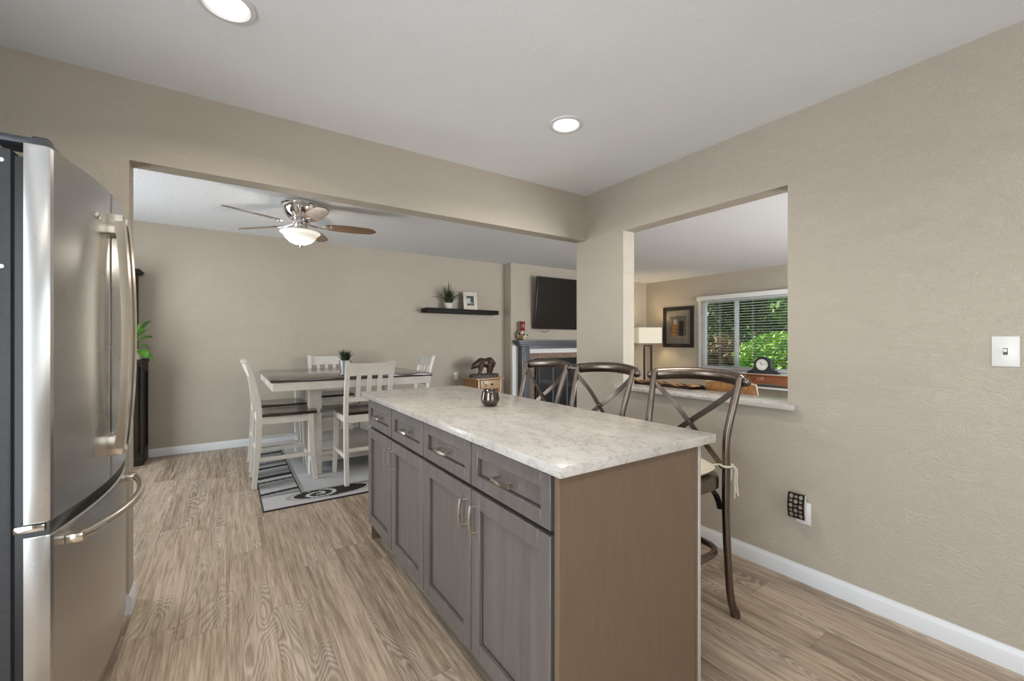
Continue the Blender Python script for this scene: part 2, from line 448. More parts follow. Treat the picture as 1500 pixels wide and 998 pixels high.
# ------------------------------------------------------------------ mesh builder
class MB:
    def __init__(self):
        self.bm = bmesh.new()

    def box(self, x0, x1, y0, y1, z0, z1, bev=0.0, seg=2, mtx=None):
        r = bmesh.ops.create_cube(self.bm, size=1.0)
        vs_ = r['verts']
        for v in vs_:
            v.co = Vector((x0 + (v.co.x + .5) * (x1 - x0), y0 + (v.co.y + .5) * (y1 - y0), z0 + (v.co.z + .5) * (z1 - z0)))
            if mtx is not None:
                v.co = mtx @ v.co
        if bev > 0:
            es = list({e for v in vs_ for e in v.link_edges})
            bmesh.ops.bevel(self.bm, geom=es, offset=bev, segments=seg, affect='EDGES', profile=0.5, clamp_overlap=True)
        return self

    def ring_mesh(self, rings, caps=True, closed=False):
        """rings: list of lists of Vectors (same length)"""
        bm = self.bm
        rv = [[bm.verts.new(p) for p in ring] for ring in rings]
        n = len(rings[0])
        m = len(rv)
        for i in range(m if closed else m - 1):
            a, b = rv[i], rv[(i + 1) % m]
            for j in range(n):
                k = (j + 1) % n
                try:
                    bm.faces.new((a[j], a[k], b[k], b[j]))
                except ValueError:
                    pass
        if caps and not closed:
            bm.faces.new(list(reversed(rv[0])))
            bm.faces.new(rv[-1])
        return self

    def lathe(self, prof, c=(0, 0, 0), n=32, axis='z'):
        rings = []
        for r, z in prof:
            ring = []
            for j in range(n):
                a = 2 * PI * j / n
                if axis == 'z':
                    p = Vector((c[0] + r * math.cos(a), c[1] + r * math.sin(a), c[2] + z))
                elif axis == 'x':
                    p = Vector((c[0] + z, c[1] + r * math.cos(a), c[2] + r * math.sin(a)))
                else:
                    p = Vector((c[0] + r * math.sin(a), c[1] + z, c[2] + r * math.cos(a)))
                ring.append(p)
            rings.append(ring)
        return self.ring_mesh(rings)

    def tube(self, pts, r, n=12, flat=None, up=None, closed=False):
        """round (or elliptical when flat=(a,b) scale) tube along points"""
        pts = [Vector(p) for p in pts]
        m = len(pts)
        rs = r if isinstance(r, (list, tuple)) else [r] * m
        rings = []
        ref = Vector(up) if up else None
        prev = None
        for i, p in enumerate(pts):
            if closed:
                t = (pts[(i + 1) % m] - pts[i - 1])
            elif i == 0:
                t = pts[1] - pts[0]
            elif i == m - 1:
                t = pts[-1] - pts[-2]
            else:
                t = (pts[i + 1] - p).normalized() + (p - pts[i - 1]).normalized()
            t.normalize()
            if ref is not None:
                s = ref - t * ref.dot(t)
            elif prev is None:
                q = Vector((0, 0, 1)) if abs(t.z) < 0.9 else Vector((1, 0, 0))
                s = q - t * q.dot(t)
            else:
                s = prev - t * prev.dot(t)
            s.normalize()
            prev = s
            w = t.cross(s)
            fa, fb = flat if flat else (1, 1)
            rings.append([p + s * (rs[i] * fa * math.cos(2 * PI * j / n)) + w * (rs[i] * fb * math.sin(2 * PI * j / n)) for j in range(n)])
        return self.ring_mesh(rings, closed=closed)

    def bar(self, pts, w, t, side=(1, 0, 0)):
        """rectangular section: w along side, t across; w/t may be lists"""
        pts = [Vector(p) for p in pts]
        m = len(pts)
        ws = w if isinstance(w, (list, tuple)) else [w] * m
        ts = t if isinstance(t, (list, tuple)) else [t] * m
        s0 = Vector(side).normalized()
        rings = []
        for i, p in enumerate(pts):
            if i == 0:
                d = pts[1] - pts[0]
            elif i == m - 1:
                d = pts[-1] - pts[-2]
            else:
                d = (pts[i + 1] - p).normalized() + (p - pts[i - 1]).normalized()
            d.normalize()
            s = (s0 - d * s0.dot(d)).normalized()
            u = d.cross(s)
            a, b = ws[i] / 2, ts[i] / 2
            rings.append([p + s * a + u * b, p - s * a + u * b, p - s * a - u * b, p + s * a - u * b])
        return self.ring_mesh(rings)

    def prism(self, poly, axis, a, b):
        """extrude a 2-D outline along axis from a to b"""
        def P(q, h):
            if axis == 'x':
                return Vector((h, q[0], q[1]))
            if axis == 'y':
                return Vector((q[0], h, q[1]))
            return Vector((q[0], q[1], h))
        return self.ring_mesh([[P(q, a) for q in poly], [P(q, b) for q in poly]])

    def sphere(self, c, r, sc=(1, 1, 1), n=16, mtx=None):
        res = bmesh.ops.create_uvsphere(self.bm, u_segments=n, v_segments=max(6, n // 2), radius=1.0)
        for v in res['verts']:
            q = Vector((v.co.x * r * sc[0], v.co.y * r * sc[1], v.co.z * r * sc[2]))
            if mtx is not None:
                q = mtx @ q
            v.co = q + Vector(c)
        return self

    def quadstrip(self, pts, widths, side):
        """thin leaf blade with a raised midrib (two strips)"""
        bm = self.bm
        s0 = Vector(side).normalized()
        rows = []
        for p, w in zip(pts, widths):
            p = Vector(p)
            rows.append((bm.verts.new(p - s0 * w / 2), bm.verts.new(p + Vector((0, 0, -w * .2))), bm.verts.new(p + s0 * w / 2)))
        for a, b in zip(rows, rows[1:]):
            bm.faces.new((a[0], a[1], b[1], b[0]))
            bm.faces.new((a[1], a[2], b[2], b[1]))
        return self

    def build(self, name, mat, parent=None, loc=(0, 0, 0), rot=(0, 0, 0), angle=38, smooth=True):
        bm = self.bm
        bmesh.ops.recalc_face_normals(bm, faces=bm.faces[:])
        me = bpy.data.meshes.new(name)
        bm.to_mesh(me)
        bm.free()
        if mat is not None:
            me.materials.append(mat)
        if smooth and len(me.polygons):
            me.polygons.foreach_set('use_smooth', [True] * len(me.polygons))
            me.set_sharp_from_angle(angle=R(angle))
        o = bpy.data.objects.new(name, me)
        COL.objects.link(o)
        if parent is not None:
            o.parent = parent
        o.location = loc
        o.rotation_euler = rot
        return o

def tag(o, label=None, cat=None, group=None, kind=None):
    if label: o['label'] = label
    if cat: o['category'] = cat
    if group: o['group'] = group
    if kind: o['kind'] = kind
    return o

def thing(name, label, cat, loc=(0, 0, 0), rz=0.0, group=None):
    o = bpy.data.objects.new(name, None)
    o.empty_display_size = 0.05
    COL.objects.link(o)
    o.location = loc
    o.rotation_euler = (0, 0, rz)
    return tag(o, label, cat, group)

def struct(name, mb, mat):
    o = mb.build(name, mat, smooth=False)
    o['kind'] = 'structure'
    return o

def dup(root, loc, rz, label, group=None):
    r = root.copy(); COL.objects.link(r)
    r.location = loc; r.rotation_euler = (0, 0, rz)
    r['label'] = label
    if group: r['group'] = group
    for ch in list(root.children):
        c = ch.copy(); COL.objects.link(c); c.parent = r
        for g in list(ch.children):
            d = g.copy(); COL.objects.link(d); d.parent = c
    return r

def spline(pts, n=8):
    """Catmull-Rom resample"""
    pts = [Vector(p) for p in pts]
    P = [pts[0] * 2 - pts[1]] + pts + [pts[-1] * 2 - pts[-2]]
    out = []
    for i in range(1, len(P) - 2):
        for k in range(n):
            t = k / n
            a, b, c, d = P[i - 1], P[i], P[i + 1], P[i + 2]
            out.append(0.5 * ((2 * b) + (c - a) * t + (2 * a - 5 * b + 4 * c - d) * t * t + (3 * b - a - 3 * c + d) * t ** 3))
    out.append(pts[-1])
    return out

# ------------------------------------------------------------------ room shell
HX0 = -0.37          # left jamb of the wide opening
WX = 2.47            # kitchen side of the pass-through wall
WT = 0.12
HY = 2.587           # kitchen face of the header wall
HY2 = 2.697
KC = 2.44            # kitchen ceiling
DC = 2.505           # dining / living ceiling
HZ = 2.07            # underside of header and of pass-through lintel
BY = 5.92            # dining back wall
LX = -1.95           # dining left wall
KX = -1.22           # kitchen left wall
RY = -2.2            # kitchen rear wall
LWX = 7.72           # living window wall
LBY = 6.17           # living back wall

struct('floor', MB().box(-2.1, 7.9, -2.4, 6.4, -0.1, 0.0), M['floor'])
struct('ceiling', MB().box(KX - .1, WX + .02, RY - .1, HY + .05, KC, KC + 0.12), M['ceiling'])
m_ = MB()
m_.box(LX - .1, 7.85, HY2 - .03, LBY + .15, DC, DC + 0.12)
m_.box(WX + WT - .03, 7.85, -1.4, HY2 - .03, DC, DC + 0.12)
struct('ceiling_dining', m_, M['popcorn'])

w = MB()
w.box(WX, WX + WT, RY - .1, 1.06, 0, DC + .05)
w.box(WX, WX + WT, 2.186, HY2, 0, DC + .05)
w.box(WX, WX + WT, 1.06, 2.186, 0, 0.878)
w.box(WX, WX + WT, 1.06, 2.186, HZ, DC + .05)
struct('wall_right', w, M['wall'])
w = MB()
w.box(LX - .1, HX0, HY, HY2, 0, DC + .05)
w.box(HX0, WX, HY, HY2, HZ, DC + .05)
struct('wall_divider', w, M['wall'])
struct('wall_back', MB().box(LX - .1, 3.83, BY, BY + .25, 0, DC + .05), M['wall'])
FX0, FX1, FY = 3.82, 6.05, 5.73
struct('wall_fireplace', MB().box(FX0, FX1, FY, LBY + .1, 0, DC + .05), M['wall'])
struct('wall_living_back', MB().box(FX1, LWX + .1, LBY, LBY + .15, 0, DC + .05), M['wall'])
# dining left wall with the patio door opening
w = MB()
PY0, PY1, PZ = 3.45, 5.25, 2.08
w.box(LX - .1, LX, HY2, PY0, 0, DC + .05)
w.box(LX - .1, LX, PY1, BY + .1, 0, DC + .05)
w.box(LX - .1, LX, PY0, PY1, PZ, DC + .05)
struct('wall_dining_left', w, M['wall'])
# living window wall
WY0, WY1, WZ0, WZ1 = 2.86, 4.86, 0.70, 2.04
w = MB()
w.box(LWX, LWX + .14, -1.4, WY0, 0, DC + .05)
w.box(LWX, LWX + .14, WY1, LBY + .1, 0, DC + .05)
w.box(LWX, LWX + .14, WY0, WY1, 0, WZ0)
w.box(LWX, LWX + .14, WY0, WY1, WZ1, DC + .05)
struct('wall_window', w, M['wall'])
# living front wall with a wide window
w = MB()
w.box(WX + WT, 3.8, -1.4, -1.25, 0, DC + .05)
w.box(6.6, LWX + .1, -1.4, -1.25, 0, DC + .05)
w.box(3.8, 6.6, -1.4, -1.25, 0, 0.4)
w.box(3.8, 6.6, -1.4, -1.25, 2.2, DC + .05)
struct('wall_living_front', w, M['wall'])
w = MB()
w.box(KX - .1, KX, RY - .1, -.75, 0, KC + .1)
w.box(KX - .1, KX, .95, HY, 0, KC + .1)
w.box(KX - .1, KX, -.75, .95, 2.1, KC + .1)
struct('wall_left', w, M['wall'])
w = MB()
w.box(KX, -0.35, RY - .12, RY, 0, KC + .1)
w.box(2.0, WX + .02, RY - .12, RY, 0, KC + .1)
w.box(-0.35, 2.0, RY - .12, RY, 0, 0.8)
w.box(-0.35, 2.0, RY - .12, RY, 2.12, KC + .1)
struct('wall_rear', w, M['wall'])

# baseboards
def base_profile(mb, x0, y0, x1, y1, nx, ny, h=0.086, t=0.013):
    """along a segment, sticking out along (nx, ny)"""
    prof = [(0, 0), (t, 0), (t, h * .72), (t * .75, h * .82), (t * .35, h * .93), (t * .3, h), (0, h)]
    mb.ring_mesh([[Vector((x0 + nx * a, y0 + ny * a, b)) for a, b in prof], [Vector((x1 + nx * a, y1 + ny * a, b)) for a, b in prof]])
def baseboard(name, segs):
    mb = MB()
    for s in segs:
        base_profile(mb, *s)
    o = mb.build(name, M['white_trim'])
    o['kind'] = 'structure'
baseboard('baseboard_right', [(WX, RY, WX, HY2, -1, 0), (WX, HY2, WX + WT, HY2, 0, 1)])
baseboard('baseboard_divider', [(KX, HY, HX0, HY, 0, -1), (HX0, HY - .013, HX0, HY2 + .013, 1, 0), (HX0, HY2, LX, HY2, 0, 1)])
baseboard('baseboard_back', [(-0.69, BY, FX0, BY, 0, -1), (FX0, BY, FX0, FY, -1, 0)])
baseboard('baseboard_living', [(LWX, -1.25, LWX, LBY, -1, 0), (FX1, LBY, LWX, LBY, 0, -1), (WX + WT, HY2, WX + WT, -1.25, 1, 0)])
# white vertical trim board beside the fireplace
tb = struct('trim_1', MB().box(3.835, 3.905, FY - .02, FY, 0.0, 1.17, 0.004), M['white_trim'])

# ------------------------------------------------------------------ windows (setting)
def window_frame(name, axis, pos, a0, a1, z0, z1, depth, muntins, mat=M['white_trim'], fw=0.055):
    """axis 'x': window lies in plane x=pos, a = y ; axis 'y': plane y=pos, a = x"""
    root = bpy.data.objects.new(name, None); COL.objects.link(root)
    root['kind'] = 'structure'
    def bx(mb, u0, u1, w0, w1, d=depth, b=.004):
        if axis == 'x':
            mb.box(pos, pos + d, u0, u1, w0, w1, b)
        else:
            mb.box(u0, u1, pos, pos + d, w0, w1, b)
    f = MB()
    bx(f, a0, a1, z0, z0 + fw); bx(f, a0, a1, z1 - fw, z1); bx(f, a0, a0 + fw, z0 + fw, z1 - fw); bx(f, a1 - fw, a1, z0 + fw, z1 - fw)
    f.build('window_frame', mat, root)
    for q in muntins:
        f = MB(); bx(f, q - .03, q + .03, z0 + fw, z1 - fw)
        f.build('window_mullion', mat, root)
    p = MB()
    d0 = depth * .45
    edges = [a0 + fw] + list(muntins) + [a1 - fw]
    for u0, u1 in zip(edges, edges[1:]):
        if axis == 'x':
            p = MB().box(pos + d0, pos + d0 + .004, u0 + .02, u1 - .02, z0 + fw, z1 - fw)
        else:
            p = MB().box(u0 + .02, u1 - .02, pos + d0, pos + d0 + .004, z0 + fw, z1 - fw)
        p.build('window_pane', M['glass'], root)
    return root
w1 = window_frame('window_1', 'x', LWX + .04, WY0, WY1, WZ0, WZ1, 0.07, [4.20], fw=.06)
window_frame('window_2', 'y', RY - .09, -0.35, 2.0, 0.8, 2.12, 0.05, [0.825])
window_frame('window_5', 'x', KX - .09, -.75, .95, 0.0, 2.1, 0.06, [.10])
window_frame('window_3', 'x', LX - .09, PY0, PY1, 0.0, PZ, 0.06, [4.35])
window_frame('window_4', 'y', -1.37, 3.8, 6.6, 0.4, 2.2, 0.05, [5.2])

# ------------------------------------------------------------------ refrigerator
FR_W = 0.79
FRH = 1.775
fridge = thing('refrigerator', 'stainless steel french door refrigerator with curved front and bottom freezer', 'refrigerator',
               (-0.380, 2.065, 0), R(-2.7))
HWf = FR_W / 2
b = MB()
b.box(-0.74, -0.075, -HWf, HWf, 0.03, 1.755, 0.008)
b.build('cabinet_body', M['fridge_body'], fridge)
g = MB()
g.box(-0.076, -0.052, -HWf + .012, HWf - .012, 0.12, 1.74)
g.box(-0.060, -0.004, -HWf + .004, HWf - .004, 0.712, 0.752)
g.build('door_gasket', M['gasket'], fridge)
def bow(y):
    return 0.036 * (1 - (y / HWf) ** 2)
def bowed_slab(mb, y0, y1, z0, z1, xb=-0.053, n=18, r=0.010):
    """door slab with bowed front; edges eased"""
    poly = []
    ys = [y0 + (y1 - y0) * i / n for i in range(n + 1)]
    poly.append((xb, y0)); 
    for k, y in enumerate(ys):
        if k == 0:
            poly.append((bow(y) - r, y)); poly.append((bow(y) - r * .3, y + r * .3)); poly.append((bow(y + r), y + r))
        elif k == n:
            poly.append((bow(y - r), y - r)); poly.append((bow(y) - r * .3, y - r * .3)); poly.append((bow(y) - r, y))
        else:
            poly.append((bow(y), y))
    poly.append((xb, y1))
    def ring(z, s):
        return [Vector((max(xb, x - s) if x > xb + .02 else x, y, z)) for x, y in poly]
    mb.ring_mesh([ring(z0, .004), ring(z0 + .004, 0), ring(z1 - .004, 0), ring(z1, .004)])
def vbar(mb, y, side):
    """long bowed vertical handle"""
    pts = []
    for i in range(25):
        t = i / 24
        z = 0.865 + t * (1.665 - 0.865)
        out = 0.032 + 0.019 * math.sin(PI * t) ** 0.8
        pts.append((bow(y) + out, y, z))
    mb.bar(pts, 0.034, 0.024, (0, 1, 0))
doors = []
for y0, y1, hy in ((-HWf, -0.002, -0.034), (0.002, HWf, 0.034)):
    d = MB(); bowed_slab(d, y0, y1, 0.750, FRH)
    d = d.build('door', M['steel'], fridge, angle=24)
    h = MB(); vbar(h, hy, 1)
    hb = bow(hy)
    for z0, z1 in ((1.618, 1.690), (0.842, 0.912)):
        h.box(hb - .004, hb + 0.044, hy - .016, hy + .016, z0, z1, 0.005)
    h.build('handle', M['handle_steel'], d, angle=40)
    doors.append(d)
bd = MB(); bd.lathe([(0.0, -0.002), (0.011, -0.002), (0.011, 0.004), (0.006, 0.006), (0.0, 0.006)], (bow(-0.13), -0.13, 1.66), 20, 'x')
bd.build('badge', M['chrome'], doors[0])
d = MB(); bowed_slab(d, -HWf, HWf, 0.115, 0.714)
frz = d.build('freezer_drawer', M['steel'], fridge, angle=24)
h = MB()
pts = []
for i in range(29):
    t = i / 28
    y = -0.315 + t * 0.63
    pts.append((bow(y) + 0.028 + 0.042 * math.sin(PI * t) ** 0.7, y, 0.672))
h.tube(pts, 0.0125, 12)
for y in (-0.315, 0.315):
    h.box(bow(y) - .004, bow(y) + .036, y - .022, y + .022, 0.658, 0.686, 0.006)
h.build('handle', M['handle_steel'], frz)
k = MB(); k.box(-0.06, -0.02, -HWf + .02, HWf - .02, 0.02, 0.108, 0.004)
for i in range(6):
    k.box(-0.021, -0.016, -HWf + .04, HWf - .04, 0.03 + i * .012, 0.036 + i * .012)
k.build('kick_grille', M['plastic_black'], fridge)
for y in (-HWf + .055, HWf - .055):
    hc = MB(); hc.box(-0.12, -0.01, y - .045, y + .045, FRH + .001, FRH + .022, 0.006); hc.box(-0.05, -0.015, y - .02, y + .02, FRH + .02, FRH + .035, .005)
    hc.build('hinge_cover', M['fridge_body'], fridge)
for z in (0.10,):
    hc = MB(); hc.box(-0.073, -0.012, -HWf - .002, -HWf + .05, 0.727, 0.747, 0.004); hc.build('hinge', M['chrome'], fridge)
for z in (1.72, 1.44):
    s = MB(); s.lathe([(0, -0.003), (0.0055, -0.003), (0.0055, 0.001), (0.003, 0.002), (0, 0.002)], (-0.092, -HWf - .001, z), 14, 'y')
    s.build('screw_cap', M['plastic_white'], fridge)
for x in (-.68, -.12):
    for y in (-.34, .34):
        ft = MB(); ft.lathe([(0.02, 0), (0.02, .031)], (x, y, 0), 12)
        ft.build('foot', M['plastic_black'], fridge)

# ------------------------------------------------------------------ island
IX = 0.735           # door faces
def shaker(mb, y0, y1, z0, z1, x=IX, t=0.02, fw=0.058):
    """five-piece door facing -X with recessed flat panel"""
    mb.box(x, x + t, y0, y0 + fw, z0, z1, 0.0015, 1)
    mb.box(x, x + t, y1 - fw, y1, z0, z1, 0.0015, 1)
    mb.box(x, x + t, y0 + fw, y1 - fw, z1 - fw, z1, 0.0015, 1)
    mb.box(x, x + t, y0 + fw, y1 - fw, z0, z0 + fw, 0.0015, 1)
    mb.box(x + t * .68, x + t, y0 + fw - .004, y1 - fw + .004, z0 + fw - .004, z1 - fw + .004)
def shade_line(parent, y0, y1, z0, z1, x=IX, t=0.02, fw=0.058):  # dark strips added around the panel to stand for recess shade
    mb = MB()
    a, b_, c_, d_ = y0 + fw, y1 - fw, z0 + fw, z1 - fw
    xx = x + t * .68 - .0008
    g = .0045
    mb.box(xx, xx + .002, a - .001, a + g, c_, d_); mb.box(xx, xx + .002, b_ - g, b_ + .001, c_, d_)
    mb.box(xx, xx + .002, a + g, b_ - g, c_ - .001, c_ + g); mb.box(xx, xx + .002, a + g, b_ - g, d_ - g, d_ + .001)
    mb.build('panel_shade_line', M['cabinet_dark'], parent)
def pull(parent, y, z, vertical, x=IX, ln=0.104):
    mb = MB()
    pts = []
    for i in range(13):
        t = i / 12
        s = (t - .5) * ln
        out = 0.022 + 0.006 * math.sin(PI * t)
        pts.append((x - out, y, z + s) if vertical else (x - out, y + s, z))
    mb.bar(pts, 0.011, 0.006, (0, 1, 0) if vertical else (0, 0, 1))
    for s in (-ln / 2 + .006, ln / 2 - .006):
        if vertical:
            mb.tube([(x + .009, y, z + s), (x - .022, y, z + s)], 0.0048, 10)
        else:
            mb.tube([(x + .009, y + s, z), (x - .022, y + s, z)], 0.0048, 10)
    mb.build('handle', M['nickel'], parent)
def base_cabinet(y0, y1, label, near):
    c = thing('base_cabinet', label, 'cabinet', (0, 0, 0))
    mb = MB()
    bx0 = IX + .021
    mb.box(bx0, 1.350, y0 + (0.020 if near else 0), y1, 0.105, 0.884)
    mb.build('carcass', M['cabinet_dark'], c)
    mb = MB(); mb.box(IX + .075, 1.345, y0 + .02, y1 - .01, 0.0, 0.104)
    mb.build('toe_kick', M['toe'], c)
    mb = MB(); mb.box(1.351, 1.365, y0 + (0.0 if near else 0.0), y1, 0.0, 0.884, .001, 1)
    mb.build('back_panel', M['cabinet_side'], c)
    ym = (y0 + y1) / 2 if not near else 1.3645
    lo = 0.908 if near else y0 + .002
    spans = ((lo, ym - .0035), (ym + .0035, y1 - .0035))
    for i, (a, b_) in enumerate(spans):
        d = MB(); shaker(d, a, b_, 0.118, 0.706)
        d = d.build('door', M['cabinet'], c)
        shade_line(d, a, b_, 0.118, 0.706)
        yy = b_ - .036 if i == 0 else a + .036
        pull(d, yy, 0.610, True)
        q = MB(); shaker(q, a, b_, 0.722, 0.876, fw=0.045)
        q = q.build('drawer', M['cabinet'], c)
        shade_line(q, a, b_, 0.722, 0.876, fw=0.045)
        pull(q, (a + b_) / 2, 0.797, False)
    if near:
        e = MB(); e.box(IX, 1.349, y0, y0 + .019, 0.0, 0.884, .0012, 1)
        e.build('end_panel', M['cabinet_side'], c)
        s = MB(); s.box(1.3655, 1.378, y0 - .004, y0 + .03, 0.0, 0.884, .002, 1)
        s.build('edge_strip', M['edge_strip'], c)
    else:
        e = MB(); e.box(IX + .022, 1.350, y1 + .0005, y1 + .012, 0.0, 0.884)
        e.build('end_panel', M['cabinet_side'], c)
    return c
base_cabinet(0.872, 1.811, 'grey-brown island base cabinet with the plain brown end panel, nearer pair of doors', True)
base_cabinet(1.8125, 2.708, 'grey-brown island base cabinet next to the dining area, farther pair of doors', False)
ct = MB(); ct.box(0.718, 1.435, 0.846, 2.815, 0.885, 0.915, 0.003, 2)
tag(ct.build('countertop', M['quartz']), 'white speckled quartz countertop lying over the kitchen island', 'countertop')

# cup on the island
cup = thing('candle_cup', 'small smoky metallic glass cup on the island countertop', 'cup', (1.102, 1.841, 0.9155))
c = MB()
c.lathe([(0.0, 0), (0.026, 0.0), (0.034, 0.006), (0.045, 0.022), (0.048, 0.032), (0.046, 0.046), (0.041, 0.068), (0.038, 0.084), (0.036, 0.085),
         (0.0345, 0.082), (0.040, 0.060), (0.044, 0.036), (0.040, 0.020), (0.028, 0.008), (0.0, 0.007)], n=40)
c.build('bowl', M['cup'], cup, angle=60)

# pass-through ledge
lg = MB(); lg.box(2.432, 2.632, 1.015, 2.245, 0.879, 0.909, 0.004, 2)
tag(lg.build('ledge', M['quartz']), 'speckled quartz ledge capping the half wall of the pass-through', 'ledge')

# ------------------------------------------------------------------ bar stools (front = +Y in their own frame)
def make_stool(label):
    s = thing('bar_stool', label, 'bar stool')
    SW = 0.19
    # rear legs run up into the back posts
    for sx in (-1, 1):
        mb = MB()
        pts = spline([(sx * .228, -.235, 0.0), (sx * .222, -.205, .10), (sx * .220, -.186, .28), (sx * .216, -.178, .48), (sx * .215, -.182, .66),
                      (sx * .212, -.190, .80), (sx * .221, -.222, .93), (sx * .232, -.268, 1.075)], 5)
        m = len(pts)
        rr = [0.0165 if i > 4 else 0.0185 - i * .0004 for i in range(m)]
        mb.tube(pts, rr, 12)
        mb.lathe([(0.0, 0), (.021, 0), (.021, .012), (.016, .03), (0, .03)], (sx * .228, -.235, 0), 12)
        mb.build('leg', M['bronze'], s)
    for sx in (-1, 1):
        mb = MB()
        pts = spline([(sx * .205, .205, 0.0), (sx * .198, .185, .12), (sx * .188, .168, .32), (sx * .178, .158, .50), (sx * .170, .150, .625)], 5)
        mb.tube(pts, [.0165 - .0002 * i for i in range(len(pts))], 12)
        mb.lathe([(0.0, 0), (.021, 0), (.021, .012), (.016, .03), (0, .03)], (sx * .205, .205, 0), 12)
        mb.build('leg', M['bronze'], s)
    # seat: rounded ring with a dished board
    def rsq(a, r):
        p = 4.5
        c_, s_ = math.cos(a), math.sin(a)
        k = (abs(c_) ** p + abs(s_) ** p) ** (-1 / p)
        return r * k * c_, r * k * s_
    mb = MB()
    n = 40
    prof = [(.170, .586), (.201, .586), (.207, .590), (.208, .622), (.204, .642), (.192, .648), (.14, .644), (.0, .640)]
    rings = []
    for r, z in prof:
        rings.append([Vector((*rsq(2 * PI * j / n, r * 1.02), z)) if r > 0 else Vector((0.001 * math.cos(2 * PI * j / n), 0.001 * math.sin(2 * PI * j / n), z)) for j in range(n)])
    mb.ring_mesh(rings)
    mb.build('seat', M['bronze'], s)
    # footrest ring
    mb = MB()
    ring = []
    for j in range(48):
        x, y = rsq(2 * PI * j / 48, .196)
        ring.append((x, y, .300))
    mb.tube(ring, 0.0145, 10, flat=(1.0, 1.0), closed=True)
    mb.build('footrest', M['bronze'], s)
    # bentwood braces under the seat
    for sx in (-1, 1):
        for sy, yy in ((-1, -.168), (1, .152)):
            mb = MB()
            pts = spline([(sx * .196, yy * 1.0, .490), (sx * .186, yy * .86, .560), (sx * .155, yy * .55, .592), (sx * .13, yy * .2, .598)], 5)
            mb.bar(pts, .022, .010, (1, 0, 0))
            pts = spline([(sx * .196, yy * 1.0, .490), (sx * .165, yy * .97, .560), (sx * .110, yy * .93, .592), (sx * .04, yy * .90, .598)], 5)
            mb.bar(pts, .010, .022, (0, 0, 1))
            mb.build('brace', M['black_iron'], s)
    # top rail: flattened bowed tube behind the posts
    mb = MB()
    pts = []
    rr = []
    for i in range(25):
        t = i / 24 * 2 - 1
        pts.append((t * .262, -.250 - .075 * (1 - t * t) - .018, 1.058 + .018 * (1 - t * t)))
        e = min(1.0, (1 - abs(t)) / .06 + .45)
        rr.append(e)
    mb.tube(pts, [.031 * e for e in rr], 14, flat=(1.0, .60), up=(0, 0, 1))
    for sx in (-1, 1):
        mb.sphere((sx * .262, -.268, 1.058), .019, (1, 1, 1.15), 12)
    mb.build('top_rail', M['bronze'], s)
    # crossed straps
    for sx in (-1, 1):
        mb = MB()
        off = .004 * sx
        A = Vector((sx * .222, -.248, 1.020)); Bm = Vector((0, -.232 + off, .845)); C = Vector((-sx * .200, -.182, .675))
        pts = spline([A, A.lerp(Bm, .5) + Vector((0, -.014, 0)), Bm, Bm.lerp(C, .5), C], 4)
        mb.bar(pts, .026, .006, Vector((math.sin(math.atan2(.345, .422)), 0, sx * math.cos(math.atan2(.345, .422)))) if False else (0, 1, 0)) if False else None
        # width lies in the back plane, thickness along Y
        d = (C - A).normalized()
        wdir = d.cross(Vector((0, 1, 0))).normalized()
        mb.bar(pts, .026, .006, tuple(wdir))
        mb.build('cross_strap', M['bronze'], s)
    mb = MB(); mb.lathe([(0, -.012), (.009, -.012), (.009, .010), (.005, .014), (0, .014)], (0, -.232, .845), 14, 'y')
    mb.build('rivet', M['bronze'], s)
    return s
SX = 1.672
st1 = make_stool('bronze cross-back bar stool with a beige seat cushion, beside the half wall ledge')
st1.location = (SX, 1.262, 0); st1.rotation_euler = (0, 0, R(90)); st1['group'] = 'bar stools along the island'
dup(st1, (SX, 1.872, 0), R(90), 'bronze metal cross-back bar stool between the two others, below the lamp', 'bar stools along the island')
dup(st1, (SX, 2.447, 0), R(90), 'bronze metal cross-back bar stool farthest along the island, against the fireplace', 'bar stools along the island')
# cushion
cu = thing('seat_cushion', 'round beige seat cushion tied with cords onto the nearest bar stool', 'cushion', (SX, 1.262, 0.649), R(90))
mb = MB()
n = 40
def rsq2(a, r, p=3.4):
    c_, s_ = math.cos(a), math.sin(a)
    k = (abs(c_) ** p + abs(s_) ** p) ** (-1 / p)
    return r * k * c_, r * k * s_
prof = [(.05, 0.0), (.160, .001), (.190, .010), (.201, .022), (.203, .027), (.199, .033), (.180, .046), (.12, .056), (.04, .058), (.001, .058)]
rings = []
for r, z in prof:
    rings.append([Vector((*rsq2(2 * PI * j / n, r), z)) for j in range(n)])
mb.ring_mesh(rings); mb.build('pad', M['linen'], cu, angle=80)
mb = MB()
mb.tube([(*rsq2(2 * PI * j / n, .203), .027) for j in range(n)], .0038, 6, closed=True)
mb.build('piping', M['tie'], cu)
for sx in (-1, 1):
    mb = MB()
    px, py = sx * .215, -.182
    mb.tube(spline([(sx * .160, -.152, .028), (sx * .178, -.172, .034), (px - sx * .004, py - .021, .036)], 5), .0045, 6)
    mb.tube([(px + .021 * math.cos(a), py + .021 * math.sin(a), .036) for a in [2 * PI * j / 14 for j in range(14)]], .005, 6, closed=True)
    mb.sphere((px + sx * .010, py - .028, .034), .010, (1, 1, 1.1), 8)
    for dx, dy, dz in ((.006, -.012, -.105), (.000, -.020, -.150), (.014, -.006, -.120), (-.008, -.004, -.070), (.010, -.030, -.140)):
        k0 = Vector((px + sx * .010, py - .030, .034))
        mb.tube(spline([k0, k0 + Vector((sx * dx * .8, dy * .7 - .004, -.02)), k0 + Vector((sx * dx * .6, dy, dz * .6)), k0 + Vector((sx * dx, dy * 1.1, dz))], 5), .0034, 6)
    mb.build('tie_cord', M['tie'], cu)

